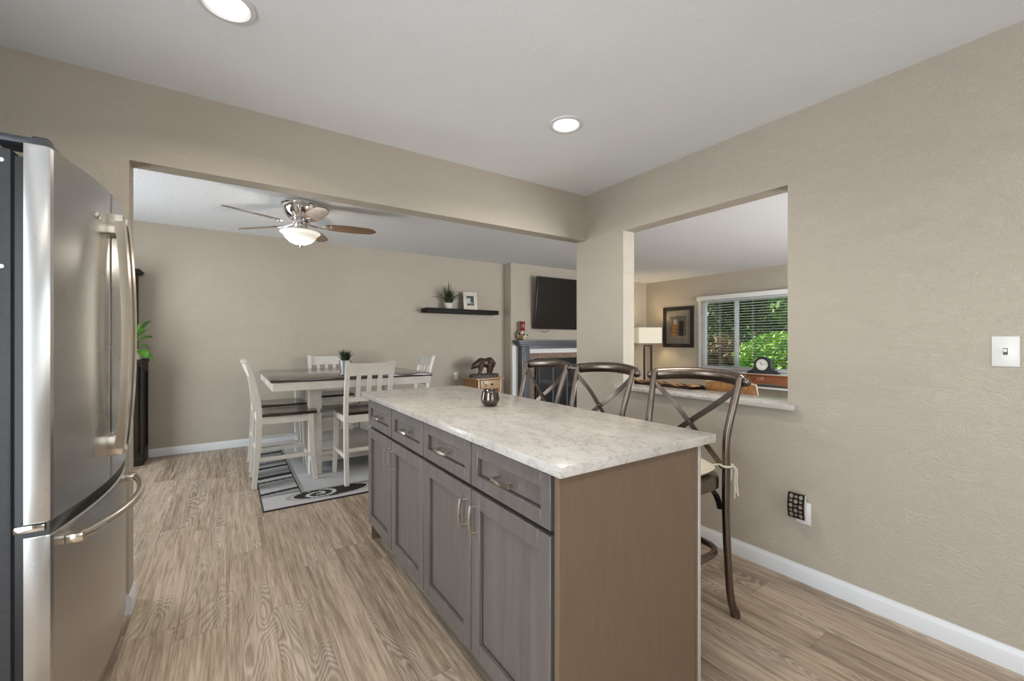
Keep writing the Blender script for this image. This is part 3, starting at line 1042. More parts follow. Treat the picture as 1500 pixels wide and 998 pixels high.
# ------------------------------------------------------------------ dining set
RUGX0, RUGX1, RUGY0, RUGY1 = 0.217, 1.85, 3.55, 5.72
def rug_color(x, y):
    u = x - RUGX0; v = y - RUGY0
    L_ = (0.44, 0.43, 0.42); D = (0.030, 0.028, 0.028); G = (0.20, 0.195, 0.19); P = (0.53, 0.525, 0.52); K = (0.30, 0.28, 0.255)
    if u < .006 or v < .006 or u > RUGX1 - RUGX0 - .006 or v > RUGY1 - RUGY0 - .006:
        return (0.05, 0.04, 0.04)
    # swirl ring centred on the near border
    def ell(cx, cy, ax, ay):
        return math.sqrt(((u - cx) / ax) ** 2 + ((v - cy) / ay) ** 2)
    cx, cy = .40, .175
    e = ell(.50, .185, .335, .130)
    inpanel = u > .285 and v > .265
    if inpanel:
        edge = min(u - .285, v - .265)
        if edge < .035:
            return K if edge > .006 else D
        s = math.sin(u * 5 + v * 7 + 1.3 * math.sin(v * 3))
        t = 0.88 + 0.12 * s
        return tuple(c_ * t for c_ in P)
    if v < .30 or e < 1.0:
        if e < 1.0:
            a = math.atan2((v - cy) / .11, (u - cx) / .16)
            r = math.hypot((v - cy) / .11, (u - cx) / .16)
            if e > .90:
                return K
            if e > .84:
                return D if False else L_
            # light spiral inside the dark field
            if r < 1.0:
                rs = (a + PI) / (2 * PI)
                for kk in (0, 1):
                    tgt = (rs + kk) * .50
                    if abs(r - tgt) < .10 and tgt < .92:
                        return (0.46, 0.45, 0.44)
            return D
        return L_
    # left border: curved stripes
    q = v - .18 * (u - 0.14) + .12 * (u - .14) ** 2
    for c0, hw, colr in ((.405, .026, D), (.735, .020, D), (.88, .045, D), (1.20, .032, D), (1.36, .016, D), (1.6, .04, D), (1.8, .03, D)):
        if abs(q - c0) < hw:
            return colr
    t = (math.sin(q * 17) * .5 + .5)
    return tuple(a_ * (1 - t) + b_ * t for a_, b_ in zip(G, L_))
def pattern_grid(name, nx, ny, posf, colf, mat, parent=None, thick=0.0):
    """grid mesh nx x ny faces; face colour from colf"""
    verts = [posf(i / nx, j / ny) for j in range(ny + 1) for i in range(nx + 1)]
    faces = [(j * (nx + 1) + i, j * (nx + 1) + i + 1, (j + 1) * (nx + 1) + i + 1, (j + 1) * (nx + 1) + i) for j in range(ny) for i in range(nx)]
    fcol = [colf((i + .5) / nx, (j + .5) / ny) for j in range(ny) for i in range(nx)]
    me = bpy.data.meshes.new(name)
    me.from_pydata([tuple(v) for v in verts], [], faces)
    ca = me.color_attributes.new('Pattern', 'FLOAT_COLOR', 'CORNER')
    data = []
    for c_ in fcol:
        data.extend((c_[0], c_[1], c_[2], 1.0) * 4)
    ca.data.foreach_set('color', data)
    me.materials.append(mat)
    me.polygons.foreach_set('use_smooth', [True] * len(me.polygons))
    o = bpy.data.objects.new(name, me)
    COL.objects.link(o)
    if parent: o.parent = parent
    if thick:
        md = o.modifiers.new('thickness', 'SOLIDIFY'); md.thickness = thick; md.offset = -1
    return o
NXR, NYR = 180, 240
rug = pattern_grid('area_rug', NXR, NYR,
    lambda s, t: Vector((RUGX0 + s * (RUGX1 - RUGX0), RUGY0 + t * (RUGY1 - RUGY0), 0.0095)),
    lambda s, t: rug_color(RUGX0 + s * (RUGX1 - RUGX0), RUGY0 + t * (RUGY1 - RUGY0)), M['rug'], None, 0.009)
tag(rug, 'grey and black area rug with a swirl pattern under the dining table', 'rug')
RZ = 0.0112

# table: origin floor centre
TX0, TX1, TY0, TY1 = 0.305, 1.745, 4.06, 5.50
TCX, TCY = (TX0 + TX1) / 2, (TY0 + TY1) / 2
table = thing('dining_table', 'square counter-height dining table with glossy dark top and antique white apron', 'table', (TCX, TCY, RZ))
hw, hd = (TX1 - TX0) / 2, (TY1 - TY0) / 2
ZT = 0.915 - RZ
mb = MB()
mb.box(-hw, hw, -hd, hd, ZT - .028, ZT, .004)
mb.build('tabletop', M['table_top'], table)
mb = MB()
mb.box(-hw + .012, hw - .012, -hd + .012, -hd + .034, ZT - .100, ZT - .0285, .002, 1)
mb.box(-hw + .012, hw - .012, hd - .034, hd - .012, ZT - .100, ZT - .0285, .002, 1)
mb.box(-hw + .012, -hw + .034, -hd + .034, hd - .034, ZT - .100, ZT - .0285, .002, 1)
mb.box(hw - .034, hw - .012, -hd + .034, hd - .034, ZT - .100, ZT - .0285, .002, 1)
mb.box(-hw + .034, hw - .034, -hd + .034, hd - .034, ZT - .060, ZT - .0285)
mb.build('apron', M['white_wood'], table)
pw, pd = 0.345, 0.475
LW_ = 0.052
for sx in (-1, 1):
    for sy in (-1, 1):
        mb = MB()
        x, y = sx * pw, sy * pd
        mb.box(x - LW_, x + LW_, y - LW_, y + LW_, 0.60, ZT - .058, .004)
        mb.box(x - LW_ + .010, x + LW_ - .010, y - LW_ + .010, y + LW_ - .010, .565, .60, .004)
        mb.box(x - LW_ - .004, x + LW_ + .004, y - LW_ - .004, y + LW_ + .004, .545, .566, .005)
        mb.box(x - LW_, x + LW_, y - LW_, y + LW_, 0.0, .546, .004)
        mb.build('leg', M['white_wood'], table)
mb = MB(); mb.box(-pw + .05, pw - .05, -pd - .03, pd + .03, .165, .195, .003); mb.build('shelf', M['white_wood'], table)
mb = MB(); mb.box(-pw + .052, pw - .052, -pd + .052, pd - .052, .47, .495, .003); mb.build('shelf', M['white_wood'], table)
mb = MB(); mb.box(-pw - .01, -pw + .01, -pd + .052, pd - .052, .10, .17); mb.box(pw - .01, pw + .01, -pd + .052, pd - .052, .10, .17)
mb.box(-pw + .052, pw - .052, -pd - .01, -pd + .01, .10, .164); mb.box(-pw + .052, pw - .052, pd - .01, pd + .01, .10, .164)
mb.build('base_rail', M['white_wood'], table)

def make_dchair(label):
    """counter-height slat-back chair, front = +Y, origin floor under the seat centre"""
    c = thing('dining_chair', label, 'chair')
    HW = 0.205
    def post_y(z):
        # back post: kicks back below and leans back above the seat
        if z < .60:
            t = (z - .0) / .60
            return -.235 + .035 * math.sin(t * PI / 2)
        t = (z - .60) / .47
        return -.200 - .02 * t - .075 * t * t
    for sx in (-1, 1):
        zs = [0, .1, .2, .3, .4, .5, .6, .66, .72, .8, .88, .95, 1.01, 1.046]
        pts = [(sx * (HW - .017), post_y(z), z) for z in zs]
        ws = [.034] * len(zs)
        ts = [.036 if z < .3 else .044 if z < .8 else .036 if z < 1.0 else .030 for z in zs]
        mb = MB(); mb.bar(pts, ws, ts, (1, 0, 0)); mb.build('leg', M['white_wood'], c, angle=50)
    for sx in (-1, 1):
        pts = [(sx * (HW - .010), .235, 0), (sx * (HW - .018), .205, .30), (sx * (HW - .022), .195, .588)]
        mb = MB(); mb.bar(pts, [.034, .038, .042], [.034, .038, .044], (1, 0, 0)); mb.build('leg', M['white_wood'], c)
    # seat board, saddle-shaped
    mb = MB()
    nx, ny = 16, 16
    top = []; bot = []
    def sw(t):
        return (.205 + .018 * t)
    for j in range(ny + 1):
        t = j / ny
        y = -.205 + t * .45
        for i in range(nx + 1):
            s = i / nx * 2 - 1
            x = s * (.200 + .022 * math.sin(PI * min(1, t * .8)))
            yy = y + (.012 * (1 - s * s) if j == ny else 0)
            dip = .010 * (1 - s * s) * math.sin(PI * t) - .0025 * math.exp(-((s) / .12) ** 2) * t
            ed = .006 * (max(abs(s), abs(2 * t - 1)) ** 12)
            top.append(Vector((x, yy, .618 - dip - ed)))
            bot.append(Vector((x * .985, yy * .985, .590)))
    bm = mb.bm
    tv = [bm.verts.new(p) for p in top]; bv = [bm.verts.new(p) for p in bot]
    W_ = nx + 1
    for j in range(ny):
        for i in range(nx):
            a = j * W_ + i
            bm.faces.new((tv[a], tv[a + 1], tv[a + W_ + 1], tv[a + W_]))
            bm.faces.new((bv[a + W_], bv[a + W_ + 1], bv[a + 1], bv[a]))
    for i in range(nx):
        bm.faces.new((tv[i + 1], tv[i], bv[i], bv[i + 1]))
        a = ny * W_ + i
        bm.faces.new((tv[a], tv[a + 1], bv[a + 1], bv[a]))
    for j in range(ny):
        a = j * W_
        bm.faces.new((tv[a], tv[a + W_], bv[a + W_], bv[a]))
        a = j * W_ + nx
        bm.faces.new((tv[a + W_], tv[a], bv[a], bv[a + W_]))
    mb.build('seat', M['dark_seat'], c)
    mb = MB()
    mb.box(-HW + .030, HW - .030, .180, .204, .525, .5895, .002, 1)
    mb.box(-HW + .030, HW - .030, -.212, -.190, .525, .5895, .002, 1)
    for sx in (-1, 1):
        mb.box(sx * (HW - .021) - .011, sx * (HW - .021) + .011, -.190, .185, .525, .5895, .002, 1)
    mb.build('apron', M['white_wood'], c)
    # top rail with a scooped crest
    mb = MB()
    pts = []; hs = []
    for i in range(17):
        s = i / 16 * 2 - 1
        x = s * (HW + .004)
        pts.append(Vector((x, post_y(1.0) - .012 * (1 - s * s), 0)))
        hs.append((.932 + .004 * (1 - s * s), 1.052 - .014 * (1 - s ** 4)))
    rings = []
    for p, (z0, z1) in zip(pts, hs):
        lean = .030
        th = .011
        rings.append([Vector((p.x, p.y + lean * .5 + th, z0)), Vector((p.x, p.y - lean * .5 + th * .9, z1 - .012)), Vector((p.x, p.y - lean * .62 + .016, z1)),
                      Vector((p.x, p.y - lean * .75 - .016, z1 - .002)), Vector((p.x, p.y - lean * .5 - th, z1 - .018)), Vector((p.x, p.y + lean * .5 - th, z0))])
    mb.ring_mesh(rings)
    mb.build('top_rail', M['white_wood'], c, angle=45)
    mb = MB(); mb.box(-HW + .030, HW - .030, post_y(.73) - .010, post_y(.73) + .010, .705, .745, .002, 1)
    mb.build('lower_rail', M['white_wood'], c)
    for x in (-.092, 0.0, .092):
        zs = [.74, .80, .86, .91, .942]
        mb = MB(); mb.bar([(x, post_y(z), z) for z in zs], .036, .013, (1, 0, 0)); mb.build('slat', M['white_wood'], c)
    for sx in (-1, 1):
        mb = MB(); mb.box(sx * (HW - .017) - .010, sx * (HW - .017) + .010, -.205, .205, .215, .247, .002, 1); mb.build('stretcher', M['white_wood'], c)
    mb = MB(); mb.box(-HW + .02, HW - .02, .195, .214, .165, .200, .002, 1); mb.build('stretcher', M['white_wood'], c)
    mb = MB(); mb.box(-HW + .02, HW - .02, post_y(.29) - .010, post_y(.29) + .010, .275, .307, .002, 1); mb.build('stretcher', M['white_wood'], c)
    return c
DG = 'dining chairs around the square table'
ch = make_dchair('white slat-back dining chair with its back to the island, at the table front')
ch.location = (1.035, 4.015, RZ); ch['group'] = DG
dup(ch, (0.425, 4.325, RZ), R(-90), 'white slat-back dining chair on the patio side of the table, nearer of two', DG)
dup(ch, (0.425, 4.90, RZ), R(-90), 'white slat-back dining chair on the patio side, behind another, nearer the back wall', DG)
dup(ch, (1.03, 5.43, RZ), R(180), 'white slat-back dining chair on the far side of the table, back to the blank wall', DG)
dup(ch, (1.775, 4.96, RZ), R(90), 'white slat-back dining chair on the fireplace side of the table, back tilted towards the bear', DG)

# grass in a tin pot on the table
def grass_pot(name, label, loc, pot_prof, potmat, n, h, spread, leafmat, width=.006, droop=0.5, seed=1, wall=None):
    rnd = random.Random(seed)
    t = thing(name, label, 'potted plant', loc)
    mb = MB(); mb.lathe(pot_prof, n=28); mb.build('pot', potmat, t)
    zr = max(z for r, z in pot_prof)
    rr = max(r for r, z in pot_prof) * .7
    f = MB()
    for i in range(n):
        a = rnd.uniform(0, 2 * PI)
        r0 = rr * math.sqrt(rnd.random()) * .8
        k = rnd.random()
        hh = h * rnd.uniform(.55, 1.0)
        ca, sa = math.cos(a), math.sin(a)
        sp = spread * k
        if wall is not None and sa > 0: sp = min(sp, (wall - .02 - r0 * sa) / max(sa, .05))
        pts = []; ws = []
        for q in range(7):
            u = q / 6
            out = sp * u ** 1.4
            z = zr - .015 + hh * (u - droop * k * u * u)
            pts.append((r0 * ca + out * ca, r0 * sa + out * sa, z))
            ws.append(width * (1 - u ** 2.5) + .0006)
        f.quadstrip(pts, ws, (-sa, ca, 0))
    f.build('leaves', leafmat, t, smooth=False)
    mb = MB(); mb.lathe([(0, zr - .02), (rr * 1.25, zr - .02), (rr * 1.25, zr - .012), (0, zr - .010)], n=20); mb.build('soil', M['soil'], t)
    return t
grass_pot('potted_grass', 'short dark grass in a tin pot standing on the dining table', (1.045, 4.74, 0.9155),
          [(.0, 0), (.048, 0), (.064, .110), (.067, .112), (.067, .118), (.060, .118), (.055, .09), (0, .09)], M['pot_metal'], 150, .155, .085, M['leaf_dark'], .007, .25, 3)

# ------------------------------------------------------------------ ceiling fan
fan = thing('ceiling_fan', 'flush-mount ceiling fan with walnut blades and a lit frosted bowl above the dining table', 'ceiling fan', (0.563, 4.33, DC))
mb = MB()
mb.lathe([(0, -.001), (.158, -.001), (.163, -.008), (.162, -.022), (.150, -.030), (.146, -.060), (.128, -.105), (.098, -.140), (.085, -.150), (.0, -.150)], n=40)
mb.build('motor_housing', M['chrome'], fan)
mb = MB()
mb.lathe([(0, -.150), (.062, -.150), (.068, -.165), (.068, -.19), (.058, -.20), (.06, -.222), (.0, -.222)], n=32)
mb.build('rotor_hub', M['chrome'], fan)
for k in range(5):
    a = R(-10 + 72 * k)
    rot = Matrix.Rotation(a, 4, 'Z') @ Matrix.Translation((0, 0, -.198)) @ Matrix.Rotation(R(-12), 4, 'X')
    # blade: rounded paddle along +X
    out = []
    r0, r1 = .215, .665
    nn = 14
    prof = []
    for i in range(nn + 1):
        t = i / nn
        x = r0 + (r1 - r0) * t
        wv = .052 + .018 * math.sin(PI * min(1, t * 1.05)) 
        if t > .86:
            q = (t - .86) / .14
            wv *= math.sqrt(max(0.02, 1 - q * q))
        if t < .08:
            wv *= .75 + .25 * t / .08
        prof.append((x, wv))
    poly = [(x, -wv) for x, wv in prof] + [(x, wv) for x, wv in reversed(prof)]
    mb = MB(); mb.prism(poly, 'z', -.003, .003)
    for v in mb.bm.verts: v.co = rot @ v.co
    bl = mb.build('blade', M['blade'], fan)
    mb = MB()
    mb.bar(spline([(.05, 0, .010), (.11, 0, .0), (.17, 0, -.010), (.23, 0, -.0075)], 4), [.030 + .012 * abs(math.sin(i)) for i in range(13)], .007, (0, 1, 0))
    mb.prism([(.19, -.032), (.26, -.022), (.29, 0), (.26, .022), (.19, .032), (.175, 0)], 'z', -.0085, -.0035)
    for v in mb.bm.verts: v.co = rot @ v.co
    mb.build('blade_bracket', M['chrome'], bl)
mb = MB()
mb.lathe([(0, -.222), (.060, -.222), (.11, -.240), (.150, -.252), (.158, -.258), (.155, -.264), (0.0, -.264)], n=40)
mb.build('light_kit_rim', M['chrome'], fan)
mb = MB()
mb.lathe([(.150, -.264), (.168, -.265), (.172, -.271), (.165, -.279), (.148, -.288), (.138, -.304), (.122, -.330), (.094, -.356), (.055, -.374), (0, -.380)], n=48)
mb.build('bowl_shade', M['bowl_glow'], fan)
mb = MB(); mb.lathe([(0, -.378), (.024, -.378), (.026, -.384), (.014, -.392), (.010, -.402), (.005, -.410), (0, -.411)], n=20)
mb.build('finial', M['chrome'], fan)
light('fan_bulb', 'POINT', (0, 0, -.62), (0, 0, 0), 9, WARM, .10, parent=fan)

# ------------------------------------------------------------------ recessed lights
def can(loc, label):
    t = thing('recessed_light', label, 'ceiling light', loc, 0, 'recessed lights in the kitchen ceiling')
    mb = MB()
    prof = [(.066, .0), (.066, -.004), (.074, -.010), (.090, -.008), (.094, -.002), (.094, 0.0)]
    n = 44
    rings = [[Vector((r * math.cos(2 * PI * j / n), r * math.sin(2 * PI * j / n), z)) for j in range(n)] for r, z in prof]
    mb.ring_mesh(rings, closed=True)
    mb.build('trim_ring', M['white_trim'], t)
    mb = MB(); mb.lathe([(0, -.0005), (.066, -.0005), (.066, -.003), (.05, -.0055), (0, -.0065)], n=40)
    mb.build('lens', M['can_glow'], t)
    light('can_light', 'AREA', (0, 0, -.013), (0, 0, 0), 9.5, WARM, .125, shape='DISK', parent=t, spread=R(150))
    return t
can((1.556, 1.786, KC), 'round recessed ceiling light seen whole above the island stools')
can((0.0, 1.82, KC), 'round recessed ceiling light cut off by the top of the picture')
can((0.0, -0.6, KC), 'recessed ceiling light behind the viewer, on the refrigerator side')
can((1.3, -0.6, KC), 'recessed ceiling light behind the viewer, on the switch side')

# ------------------------------------------------------------------ switch and outlet on the right wall
sw_ = thing('light_switch', 'white single toggle light switch plate on the bare wall', 'light switch', (WX, 0.300, 1.203))
mb = MB(); mb.box(-.006, 0, -.036, .036, -.058, .058, .003); mb.build('wall_plate', M['plastic_white'], sw_)
mb = MB(); mb.box(-.0065, -.0058, -.006, .006, -.013, .013); mb.build('toggle_slot', M['slot'], sw_)
mb = MB(); mb.box(-.018, -.006, -.0045, .0045, -.002, .010, .0015); mb.build('toggle', M['plastic_white'], sw_)
mb = MB()
for z in (-.030, .030): mb.lathe([(0, -.0075), (.003, -.0072), (.003, -.005), (0, -.005)], (0, 0, z), 10, 'x')
mb.build('screw', M['plastic_white'], sw_)

def duplex(label, loc, axis_rot):
    t = thing('wall_outlet', label, 'wall outlet', loc, axis_rot)
    mb = MB(); mb.box(-.006, 0, -.035, .035, -.057, .057, .003); mb.build('wall_plate', M['plastic_white'], t)
    for z in (-.020, .020):
        mb = MB(); mb.box(-.0075, -.005, -.016, .016, z - .014, z + .014, .003); s_ = mb.build('socket', M['plastic_white'], t)
        mb = MB()
        mb.box(-.0082, -.0074, -.007, -.005, z - .004, z + .006); mb.box(-.0082, -.0074, .005, .007, z - .004, z + .006); mb.box(-.0082, -.0074, -.002, .002, z - .010, z - .006)
        mb.build('slots', M['slot'], s_)
    return t
duplex('white outlet plate low on the wall behind the patterned plug-in', (WX, 0.985, 0.357), 0)
duplex('white outlet on the dining back wall beside the bear table', (2.93, BY, 0.70), R(90))
pl = thing('plug_in_diffuser', 'small plug-in diffuser with a brown honeycomb lattice face on the low outlet', 'diffuser', (WX - .0085, 1.000, 0.392))
mb = MB(); mb.box(-.030, 0, -.033, .033, -.050, .060, .006); mb.build('housing', M['plastic_white'], pl)
def lattice():
    mb = MB()
    # curved face plate (bows towards the room) with round windows
    nc, nr = 3, 5
    def px(z): return -.034 - .012 * math.cos(z / .065 * PI / 2)
    ny_, nz_ = 27, 45
    vs2 = {}
    bm = mb.bm
    W2, H2 = .076, .128
    def solid(i, j):
        y = (i + .5) / ny_; z = (j + .5) / nz_
        if y < .07 or y > .93 or z < .04 or z > .96: return True
        cy_ = (y - .07) / .86 * 3; cz_ = (z - .04) / .92 * 5
        iy, iz = int(cy_), int(cz_)
        big = (iy + iz) % 2 == 0
        dy, dz = cy_ - iy - .5, cz_ - iz - .5
        if big:
            return max(abs(dy), abs(dz), (abs(dy) + abs(dz)) * .74) > .44
        return not (abs(dy) < .30 and abs(dz) < .22)
    def V(i, j, k):
        key = (i, j, k)
        if key not in vs2:
            y = -W2 / 2 + W2 * i / ny_; z = -.058 + H2 * j / nz_
            vs2[key] = bm.verts.new((px(z - .005) - .003 * k, y, z))
        return vs2[key]
    for i in range(ny_):
        for j in range(nz_):
            if not solid(i, j): continue
            bm.faces.new((V(i, j, 1), V(i + 1, j, 1), V(i + 1, j + 1, 1), V(i, j + 1, 1)))
            bm.faces.new((V(i, j + 1, 0), V(i + 1, j + 1, 0), V(i + 1, j, 0), V(i, j, 0)))
            for di, dj, a, b_ in ((-1, 0, (0, 0), (0, 1)), (1, 0, (1, 1), (1, 0)), (0, -1, (1, 0), (0, 0)), (0, 1, (0, 1), (1, 1))):
                ii, jj = i + di, j + dj
                if ii < 0 or jj < 0 or ii >= ny_ or jj >= nz_ or not solid(ii, jj):
                    bm.faces.new((V(i + a[0], j + a[1], 0), V(i + b_[0], j + b_[1], 0), V(i + b_[0], j + b_[1], 1), V(i + a[0], j + a[1], 1)))
    return mb
lattice().build('lattice_face', M['espresso'], pl, smooth=False)
mb = MB()
mb.ring_mesh([[Vector((x, sy, z)) for x, z in [(-.033 - .0125 * math.cos((z_ - .005) / .065 * PI / 2), z_) for z_ in [-.056 + .126 * q / 10 for q in range(11)]] + [(-.030, .070), (-.030, -.056)]] for sy in (-.036, .036)])
mb.build('lattice_backing', M['mat_grey2'], pl)

# ------------------------------------------------------------------ hutch in the dining corner
hut = thing('hutch', 'tall dark wood hutch against the back wall, mostly hidden by the refrigerator', 'cabinet', (-1.24, 5.74, 0))
mb = MB()
mb.box(-.53, .535, -.165, .175, .09, 1.02)
mb.build('lower_cabinet', M['espresso'], hut)
mb = MB(); mb.box(-.55, .55, -.185, .178, 0.0, .09, .006); mb.build('plinth', M['espresso'], hut)
mb = MB(); mb.box(-.56, .56, -.195, .178, 1.02, 1.055, .006); mb.build('counter_top', M['espresso'], hut)
mb = MB()
for z0, z1 in ((.09, .16), (.93, 1.02)): mb.box(.535, .549, -.165, .175, z0, z1, .003)
mb.box(.535, .549, -.165, -.115, .16, .93, .003); mb.box(.535, .549, .125, .175, .16, .93, .003)
mb.build('side_frame', M['espresso'], hut)
for s_ in (-1, 1):
    mb = MB(); mb.box(s_ * .265 - .25, s_ * .265 + .25, -.183, -.166, .12, .99, .004); d_ = mb.build('door', M['espresso'], hut)
    mb = MB(); mb.sphere((s_ * .05, -.196, .6), .013); mb.build('knob', M['black_iron'], d_)
mb = MB()
mb.box(-.47, -.445, -.06, .175, 1.055, 1.90); mb.box(.445, .470, -.06, .175, 1.055, 1.90)
mb.box(-.445, .445, .160, .175, 1.055, 1.90)
mb.box(-.47, .47, -.06, .175, 1.90, 1.925)
mb.build('upper_case', M['espresso'], hut)
mb = MB(); mb.box(-.445, .445, -.05, .159, 1.45, 1.47); mb.build('shelf', M['espresso'], hut)
mb = MB(); mb.box(-.50, .50, -.09, .178, 1.925, 1.945, .004); mb.box(-.515, .515, -.105, .178, 1.945, 1.965, .005); mb.build('crown', M['espresso'], hut)
# leafy plant on the hutch
lp = thing('leafy_plant', 'green broad-leaved plant spilling over the edge of the dark hutch', 'potted plant', (-.76, 5.60, 1.0555))
mb = MB(); mb.lathe([(0, 0), (.05, 0), (.065, .09), (.068, .10), (.06, .10), (.055, .08), (0, .08)], n=24); mb.build('pot', M['pot_white'], lp)
def broad_leaf(mb, base, tip, w):
    base, tip = Vector(base), Vector(tip)
    d = tip - base
    side = d.cross(Vector((0, 0, 1)));
    if side.length < 1e-4: side = Vector((1, 0, 0))
    side.normalize()
    pts = []; ws = []
    for q in range(9):
        u = q / 8
        pts.append(base + d * u + Vector((0, 0, .03 * math.sin(PI * u))))
        ws.append(w * math.sin(PI * min(1, u * .93 + .03)) ** .8 + .001)
    mb.quadstrip(pts, ws, side)
rnd = random.Random(5)
lf = MB(); stm = MB()
for (tx, ty, tz), w_ in (((.11, -.10, .30), .09), ((.135, -.04, .385), .10), ((.13, .06, .22), .10), ((.10, -.16, .02), .11), ((.15, -.06, -.02), .10), ((-.10, -.1, .26), .1), ((-.13, .05, .15), .1),
                       ((.02, -.17, .17), .1), ((-.04, .04, .28), .09), ((.125, .0, .10), .11), ((.05, .02, .36), .08)):
    b0 = Vector((tx * .35, ty * .35, .09 + max(0, tz) * .5))
    stm.tube([(0, 0, .075), b0 * .6 + Vector((0, 0, .05)), b0], .003, 6)
    broad_leaf(lf, b0, (tx, ty, tz), w_)
lf.build('leaves', M['leaf_green'], lp)
stm.build('stems', M['leaf_green'], lp)

# ------------------------------------------------------------------ floating shelf with plant and photo
sh = MB(); sh.box(2.365, 3.575, 5.705, BY, 1.650, 1.715, .003)
tag(sh.build('floating_shelf', M['shelf']), 'dark floating shelf on the dining back wall', 'shelf')
grass_pot('spiky_plant', 'spiky dark grass plant in a white pot on the floating shelf', (2.745, 5.79, 1.7155),
          [(0, 0), (.050, 0), (.066, .070), (.072, .074), (.072, .085), (.064, .085), (.058, .06), (0, .06)], M['pot_white'], 70, .40, .36, M['leaf_dark'], .015, .72, 11, wall=.105)
pf = thing('photo_frame', 'small cream photo frame with black and white picture on the floating shelf', 'picture frame', (3.11, 5.775, 1.7155), R(-4))
mt = Matrix.Rotation(R(-9), 4, 'X')
def tilted(name, x0, x1, y0, y1, z0, z1, mat, bev=.002, par=pf):
    mb = MB(); mb.box(x0, x1, y0, y1, z0, z1, bev, 2, mt); return mb.build(name, mat, par)
mb = MB()
for a in ((-.115, -.060, .003, .277), (.060, .115, .003, .277), (-.060, .060, .003, .065), (-.060, .060, .215, .277)):
    mb.box(a[0], a[1], -.011, .009, a[2], a[3], .003, 2, mt)
mb.build('frame', M['frame_cream'], pf)
def photo_col(s, t):
    v = .45 + .35 * math.sin(7 * t + 2 * s) 
    if t > .82: v = .06
    if t < .22: v = .05 + .2 * (math.sin(40 * s) > .3)
    if s > .55 and .45 < t < .85: v = .10
    if s < .5 and .3 < t < .7: v = .6
    return (v, v, v)
ph = pattern_grid('photo_print', 24, 30, lambda s, t: mt @ Vector((-.060 + .12 * s, -.004, .065 + .15 * t)), photo_col, M['photo'], pf, .002)
tilted('backing_board', -.112, .112, .0095, .013, .005, .274, M['frame_black'])
mb = MB(); mb.bar([(0, .03, .17), (0, .075, .003)], .05, .004, (1, 0, 0)); mb.build('easel_leg', M['frame_black'], pf)

# ------------------------------------------------------------------ bear on the pine end table
et = thing('end_table', 'small honey pine end table with drawer in the back corner', 'end table', (3.195, 5.55, 0))
mb = MB(); mb.box(-.235, .235, -.235, .235, .675, .697, .005); mb.build('tabletop', M['pine'], et)
mb = MB()
for x0, x1, y0, y1 in ((-.20, -.183, -.20, .20), (.183, .20, -.20, .20), (-.183, .183, .183, .20)): mb.box(x0, x1, y0, y1, .30, .675)
mb.box(-.183, .183, -.185, .183, .30, .315)
mb.build('case', M['pine_dark'], et)
mb = MB(); mb.box(-.200, -.165, -.210, -.185, .30, .675, .003); mb.box(.165, .200, -.210, -.185, .30, .675, .003); mb.box(-.165, .165, -.208, -.187, .30, .50, .002); mb.box(-.165, .165, -.208, -.187, .515, .53)
mb.build('face_frame', M['pine'], et)
mb = MB(); mb.box(-.158, .158, -.214, -.190, .540, .666, .003); dr = mb.build('drawer', M['pine'], et)
mb = MB(); mb.sphere((0.03, -.226, .605), .014); mb.lathe([(.006, 0), (.006, .014)], (0.03, -.226, .605), 8, 'y'); mb.build('knob', M['black_iron'], dr)
def paw(mb, x, z, s):
    mb.sphere((x, -.2145, z), .014 * s, (1, .12, .8), 10)
    for k in range(4): mb.sphere((x - .018 * s + .012 * s * k, -.2145, z + .016 * s + .004 * s * (k in (1, 2))), .0055 * s, (1, .2, 1.2), 8)
mb = MB(); paw(mb, -.075, .585, 1.0); paw(mb, -.11, .628, .7); mb.build('paw_print', M['frame_black'], dr)
for x in (-.182, .182):
    for y in (-.182, .182):
        mb = MB(); mb.bar([(x, y, 0), (x, y, .30)], [.026, .036], [.026, .036], (1, 0, 0)); mb.build('leg', M['pine'], et)

bearT = thing('bear_figurine', 'dark brown carved bear figurine walking on a rock base, on the pine end table', 'figurine', (3.19, 5.51, 0.6975))
bearT.scale = (1.12, 1.12, 1.12)
mb = MB()
poly = [(.225 * math.cos(a) * (1 + .05 * math.sin(3 * a + 1)), .085 * math.sin(a) * (1 + .07 * math.cos(5 * a))) for a in [2 * PI * j / 26 for j in range(26)]]
mb.ring_mesh([[Vector((x, y, 0)) for x, y in poly], [Vector((x * .99, y * .99, .026)) for x, y in poly], [Vector((x * .90, y * .88, .042 + .004 * math.sin(9 * x * 10))) for x, y in poly]])
mb.build('rock_base', M['rock'], bearT)
mb = MB()
S = mb.sphere
def lim(pts, rs):
    pts = [Vector(p) for p in pts]
    for (p, q), (r, r2) in zip(zip(pts, pts[1:]), zip(rs, rs[1:])):
        for k in range(7):
            t = k / 6
            S(p.lerp(q, t), r + (r2 - r) * t, (1, 1, 1), 12)
zb = .036
S((.085, 0, .195), .070, (1.05, .82, 1.02)); S((.02, 0, .190), .066, (1.2, .85, .95)); S((-.045, 0, .188), .066, (1.1, .85, 1.05)); S((-.040, 0, .232), .036, (1.2, .8, .8))
S((.125, 0, .175), .055, (.9, .85, 1.1))
lim([(-.055, 0, .200), (-.105, 0, .178), (-.135, 0, .160)], [.055, .045, .040])
S((-.142, 0, .158), .041, (1.05, .92, .95)); lim([(-.155, 0, .150), (-.178, 0, .130), (-.183, 0, .124)], [.026, .017, .0145])
for sy in (-1, 1): S((-.125, sy * .034, .196), .014, (.7, .9, 1.1))
lim([(-.060, -.034, .165), (-.074, -.038, .10), (-.092, -.040, zb + .012), (-.108, -.040, zb + .008)], [.040, .028, .022, .017])
lim([(-.040, .034, .165), (-.035, .038, .10), (-.034, .040, zb + .012), (-.050, .040, zb + .008)], [.040, .028, .022, .017])
